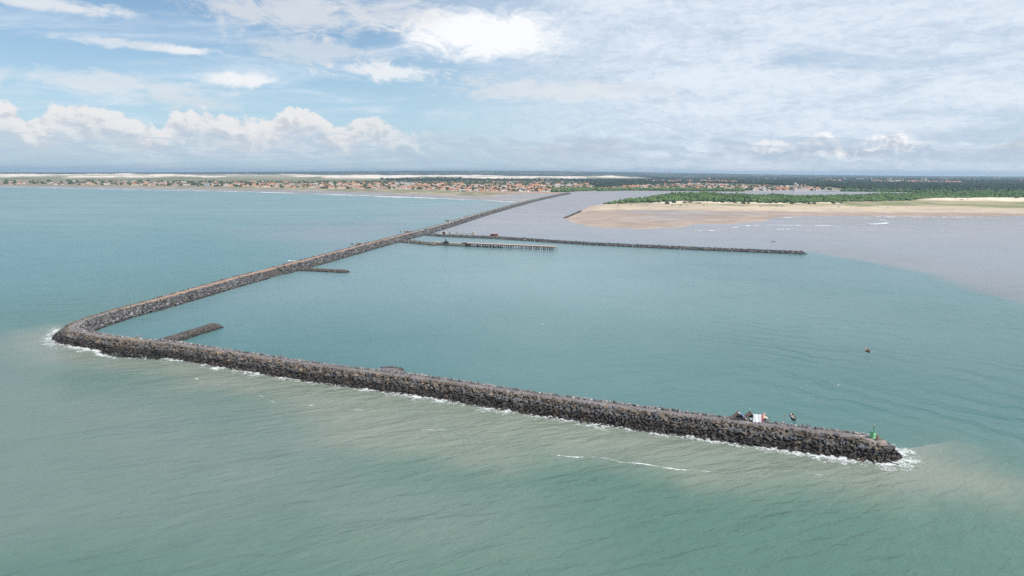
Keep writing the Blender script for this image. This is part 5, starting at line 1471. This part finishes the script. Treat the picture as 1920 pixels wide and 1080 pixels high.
# boats in the far river port
for k, (pp_, L, hull, lab) in enumerate((((1482.76, 3547.36), 24, M_WHITE, 'large white fishing boat moored right of the long white shed'), ((1508.36, 3551.26), 20, M_BLUEW, 'pale blue fishing boat moored in the middle of the river port'), ((1538.51, 3565.64), 26, M_WHITE, 'longest white fishing boat moored in the river port'),
        ((1568.91, 3580.14), 18, M_BLUEW, 'short pale blue fishing boat right of the longest white boat'), ((1596.66, 3594.31), 20, M_BROWNHULL, 'brown fishing boat second from right in the river port'), ((1627.54, 3609.03), 22, M_CONC, 'greyish fishing boat at the right end of the river port'), ((1224.56, 3441.89), 18, M_WHITE, 'small white boat below the white tower block'))):
    o = boat(lab, pp_, r.normal(0.3, 0.2), L, L * 0.28, 3.0, hull, M_CONC, 0, 'fishing boats in the river port', 'fishing_boat')
    b = MB(); b.box((-L * 0.15, 0, 4.2), (L * 0.28, L * 0.18, 4.4), taper=0.9); b.build('cabin', M_WHITE, o)
    b = MB(); b.tube((L * 0.12, 0, 1), (L * 0.12, 0, 9), 0.2, 0.12, 6); b.build('mast', M_STEEL, o)

# ------------------------------------------------------------------ sky
SUN_EL, SUN_AZ = R(56), R(130)          # azimuth clockwise from the view direction (+Y)
w = bpy.data.worlds.new('World'); sc.world = w; w.use_nodes = True
t = NT(w.node_tree)
bg = w.node_tree.nodes['Background']
sky = t.n.new('ShaderNodeTexSky'); sky.sky_type = 'NISHITA'; sky.sun_disc = False
sky.sun_elevation = SUN_EL; sky.sun_rotation = SUN_AZ
sky.air_density = 1.0; sky.dust_density = 0.8; sky.ozone_density = 1.4; sky.altitude = 90
d = t.n.new('ShaderNodeTexCoord').outputs['Generated']
X = t.xyz(d)
el = t.m('ARCSINE', X[2]); az = t.m('ARCTAN2', X[0], X[1])
K = 10.0            # cloud radiance is written in sky-texture units (background strength 0.1)
def cl(r_, g, b): return (r_ * K, g * K, b * K)
pl = t.comb(t.m('DIVIDE', X[0], t.m('ADD', X[2], 0.09)), t.m('DIVIDE', X[1], t.m('ADD', X[2], 0.09)), 0.0)
ae = t.comb(az, el, 0.0)
# soft milky band toward the horizon
c = t.mix(t.ss(el, 0.0, 0.20, 0.62, 0.05), t.mix(1.0, sky.outputs[0], (0.80, 0.90, 0.95), 'MULTIPLY'), cl(0.40, 0.58, 0.755))
# high veil: broad altostratus over the right, thin on the left
st = t.noise(t.vm('MULTIPLY', pl, (0.55, 1.6, 1)), 0.75, 7, 0.62, 0.6)
st2 = t.noise(t.vm('MULTIPLY', ae, (5.0, 26.0, 1)), 1.0, 6, 0.6, 0.8)
fine = t.noise(t.vm('MULTIPLY', ae, (45.0, 130.0, 1)), 1.0, 6, 0.68, 0.8)
right = t.ss(t.m('ADD', az, t.m('MULTIPLY', el, 0.5)), -0.16, 0.26)
veil = t.m('ADD', t.m('MULTIPLY', st, 0.55), t.m('MULTIPLY', st2, 0.45))
vr = t.m('MULTIPLY', t.ss(veil, 0.22, 0.46), right)
vl = t.m('MULTIPLY', t.ss(veil, 0.46, 0.66), t.m('SUBTRACT', 1.0, right))
va = t.m('MAXIMUM', t.m('MULTIPLY', vr, 0.93), t.m('MULTIPLY', vl, 0.62))
vtone = t.m('ADD', t.m('MULTIPLY', st2, 0.55), t.m('MULTIPLY', fine, 0.45))
vcol = t.mix(t.ss(vtone, 0.34, 0.62), cl(0.47, 0.56, 0.675), cl(0.66, 0.72, 0.79))
c = t.mix(va, c, vcol)
# named wisps and the bright patch: (centre az, el, half width, half height, strength, brightness)
wisp = [(ce, s) for ce, s in zip([(-0.0449, 0.1827), (-0.4657, 0.1488), (-0.3550, 0.1159), (-0.1747, 0.1326), (-0.2822, 0.2005), (-0.5089, 0.1018), (-0.5707, 0.1862), (-0.1553, 0.2065), (-0.4186, 0.1461), (-0.2642, 0.1523), (0.0575, 0.1103), (-0.4347, 0.0856)],
        [(.150, .042, 1.3, .92), (.125, .0075, .62, .80), (.066, .011, .95, .86), (.105, .016, .85, .86), (.15, .034, .72, .74), (.17, .018, .62, .78), (.12, .009, .8, .8), (.10, .03, .55, .76), (.05, .007, .8, .85), (.11, .028, .55, .76), (.2, .02, .6, .76), (.09, .012, .5, .74)])]
warp = t.noise(t.vm('MULTIPLY', ae, (17.0, 40.0, 1)), 1.0, 8, 0.68, 0.9)
for (a0, e0), (wa, we, stn, brt) in wisp:
    dx = t.m('DIVIDE', t.m('SUBTRACT', az, a0), wa); dy = t.m('DIVIDE', t.m('SUBTRACT', t.m('SUBTRACT', el, e0), t.m('MULTIPLY', t.m('SUBTRACT', az, a0), -0.03)), we)
    rr = t.m('SQRT', t.m('ADD', t.m('MULTIPLY', dx, dx), t.m('MULTIPLY', dy, dy)))
    f = t.m('ADD', t.m('SUBTRACT', 1.0, rr), t.m('MULTIPLY', t.m('SUBTRACT', t.m('ADD', t.m('MULTIPLY', warp, 0.75), t.m('MULTIPLY', fine, 0.25)), 0.5), 1.7 if stn > 1.2 else 3.0))
    f = t.m('MULTIPLY', t.ss(f, 0.0, 0.75), stn, clamp=True)
    c = t.mix(f, c, cl(brt * 0.86, brt * 0.875, brt * 0.90))
# cumulus bank low over the land: silhouette height by azimuth, lumpy edge
prof = [(-0.7079, 0.0624), (-0.6154, 0.0775), (-0.5964, 0.0686), (-0.5867, 0.0637), (-0.5598, 0.0758), (-0.5109, 0.0770), (-0.4860, 0.0694), (-0.4732, 0.0610), (-0.4608, 0.0537), (-0.4484, 0.0618), (-0.4231, 0.0777), (-0.3923, 0.0756), (-0.3673, 0.0684), (-0.3414, 0.0678), (-0.3147, 0.0740), (-0.2875, 0.0816), (-0.2604, 0.0768), (-0.2331, 0.0635), (-0.1975, 0.0768), (-0.1693, 0.0632), (-0.1188, 0.0553), (-0.0601, 0.0529), (-0.0009, 0.0446), (0.0584, 0.0419), (0.1389, 0.0519), (0.1758, 0.0289), (0.2470, 0.0245), (0.2948, 0.0341), (0.3346, 0.0421), (0.3673, 0.0417), (0.4111, 0.0492), (0.4426, 0.0381), (0.4772, 0.0505), (0.5236, 0.0407), (0.5519, 0.0290), (0.5829, 0.0359), (0.6171, 0.0458), (0.7004, 0.0423)]
def curve(pts, ymax):
    n = t.n.new('ShaderNodeFloatCurve')
    cm = n.mapping; cv = cm.curves[0]
    lo, hi = -0.75, 0.75
    P_ = [((a - lo) / (hi - lo), e / ymax) for a, e in pts]
    cv.points[0].location = P_[0]; cv.points[1].location = P_[-1]
    for q_ in P_[1:-1]: cv.points.new(*q_)
    cm.update()
    t.put(n.inputs['Value'], t.lin(az, lo, hi))
    return t.m('MULTIPLY', n.outputs[0], ymax)
top = curve(prof, 0.12)
def lump(v):
    return t.noise(t.vm('MULTIPLY', v, (36.0, 46.0, 1)), 1.0, 8, 0.60, 0.35)
n0 = lump(ae); n1 = lump(t.vm('ADD', ae, (0.0055, 0.0075, 0)))
depthc = t.m('SUBTRACT', top, el)
cov = t.ss(t.m('ADD', depthc, t.m('MULTIPLY', t.m('SUBTRACT', n0, 0.5), 0.048)), -0.0005, 0.0055)
leftw = t.ss(az, -0.22, 0.02, 1.0, 0.0)
# lit tops fade to grey bases
relief = t.m('ADD', t.m('MULTIPLY', t.m('SUBTRACT', n0, n1), 0.9), t.m('MULTIPLY', t.m('SUBTRACT', t.lin(leftw, 0, 1, 0.012, 0.026), depthc), 6.0))
lit = t.ss(relief, -0.14, 0.13)
warm = t.mix(leftw, cl(0.80, 0.80, 0.81), cl(0.70, 0.695, 0.70))
base = t.mix(leftw, cl(0.40, 0.465, 0.55), cl(0.485, 0.52, 0.575))
cc = t.mix(lit, base, warm)
fadeb = t.ss(depthc, 0.014, t.lin(leftw, 0, 1, 0.040, 0.066), 1.0, 0.0)
show = curve([(a, b_) for (a, e_), b_ in zip([(-0.7076, 0.0652), (-0.6160, 0.0705), (-0.4825, 0.0771), (-0.2873, 0.0843), (-0.1972, 0.0866), (-0.1328, 0.0878), (-0.0452, 0.0888), (0.0284, 0.0892), (0.1016, 0.0891), (0.1523, 0.0887), (0.1951, 0.0882), (0.2580, 0.0872), (0.3122, 0.0860), (0.3386, 0.0854), (0.3773, 0.0843), (0.4149, 0.0832), (0.4863, 0.0807), (0.5202, 0.0794), (0.5528, 0.0780), (0.5841, 0.0766), (0.6142, 0.0752), (0.6972, 0.0710)],
             [1, 1, .96, 1, .9, .6, .3, .6, .75, .5, .25, .55, .5, .95, .9, 1, 1, .7, .35, .8, .9, .9])], 1.0)
alpha = t.m('MULTIPLY', cov, t.m('MULTIPLY', t.ss(el, 0.004, 0.030), t.m('ADD', 0.25, t.m('MULTIPLY', fadeb, 0.73))))
alpha = t.m('MULTIPLY', alpha, show)
greyish = curve([(a, b_) for (a, e_), b_ in zip([(-0.7076, 0.0652), (-0.2600, 0.0851), (-0.1183, 0.0880), (0.0137, 0.0891), (0.1523, 0.0887), (0.3122, 0.0860), (0.3386, 0.0854), (0.3773, 0.0843), (0.4025, 0.0836), (0.5146, 0.0796), (0.5421, 0.0785), (0.6972, 0.0710)], [0, 0, .3, .85, .85, .7, .15, .25, 0, 0, .75, .6])], 1.0)
cc = t.mix(greyish, cc, cl(0.42, 0.475, 0.555))
c = t.mix(alpha, c, cc)
# streaky grey scud under the bank
sc_ = t.noise(t.vm('MULTIPLY', ae, (16.0, 70.0, 1)), 1.0, 6, 0.6, 0.6)
sm = t.m('MULTIPLY', t.ss(sc_, 0.44, 0.60), t.m('MULTIPLY', t.ss(el, 0.006, 0.02), t.ss(el, 0.062, 0.040)))
c = t.mix(t.m('MULTIPLY', sm, 0.62), c, cl(0.39, 0.485, 0.60))
t.put(bg.inputs['Color'], c)
bg.inputs['Strength'].default_value = 0.1
w.cycles.sampling_method = 'MANUAL'; w.cycles.sample_map_resolution = 512

sun = bpy.data.lights.new('sun', 'SUN'); sun.energy = 3.3; sun.angle = R(0.6); sun.color = (1.0, 0.955, 0.89)
so = bpy.data.objects.new('sun', sun); link(so)
sd_ = Vector((math.sin(SUN_AZ) * math.cos(SUN_EL), math.cos(SUN_AZ) * math.cos(SUN_EL), math.sin(SUN_EL)))
so.rotation_euler = sd_.to_track_quat('Z', 'Y').to_euler()
so.location = (0, 0, 400)

# ------------------------------------------------------------------ camera
cam = bpy.data.cameras.new('camera'); cam.sensor_width = 36; cam.lens = 36 * 1321 / 1920.0
cam.clip_start = 0.5; cam.clip_end = 90000
co = bpy.data.objects.new('camera', cam); link(co)
pitch = math.atan((540 - 323) / 1321.0)
co.matrix_world = Matrix.Translation((0, 0, CAM_H)) @ Matrix.Rotation(math.pi / 2 - pitch, 4, 'X') @ Matrix.Rotation(8 / 1920.0, 4, 'Z')
sc.camera = co
sc.view_settings.view_transform = 'Standard'; sc.view_settings.look = 'None'
sc.view_settings.exposure = 0.3; sc.view_settings.gamma = 1.0
sc.render.engine = 'CYCLES'
sc.cycles.use_denoising = False
sc.cycles.max_bounces = 6; sc.cycles.transparent_max_bounces = 16; sc.cycles.volume_bounces = 0
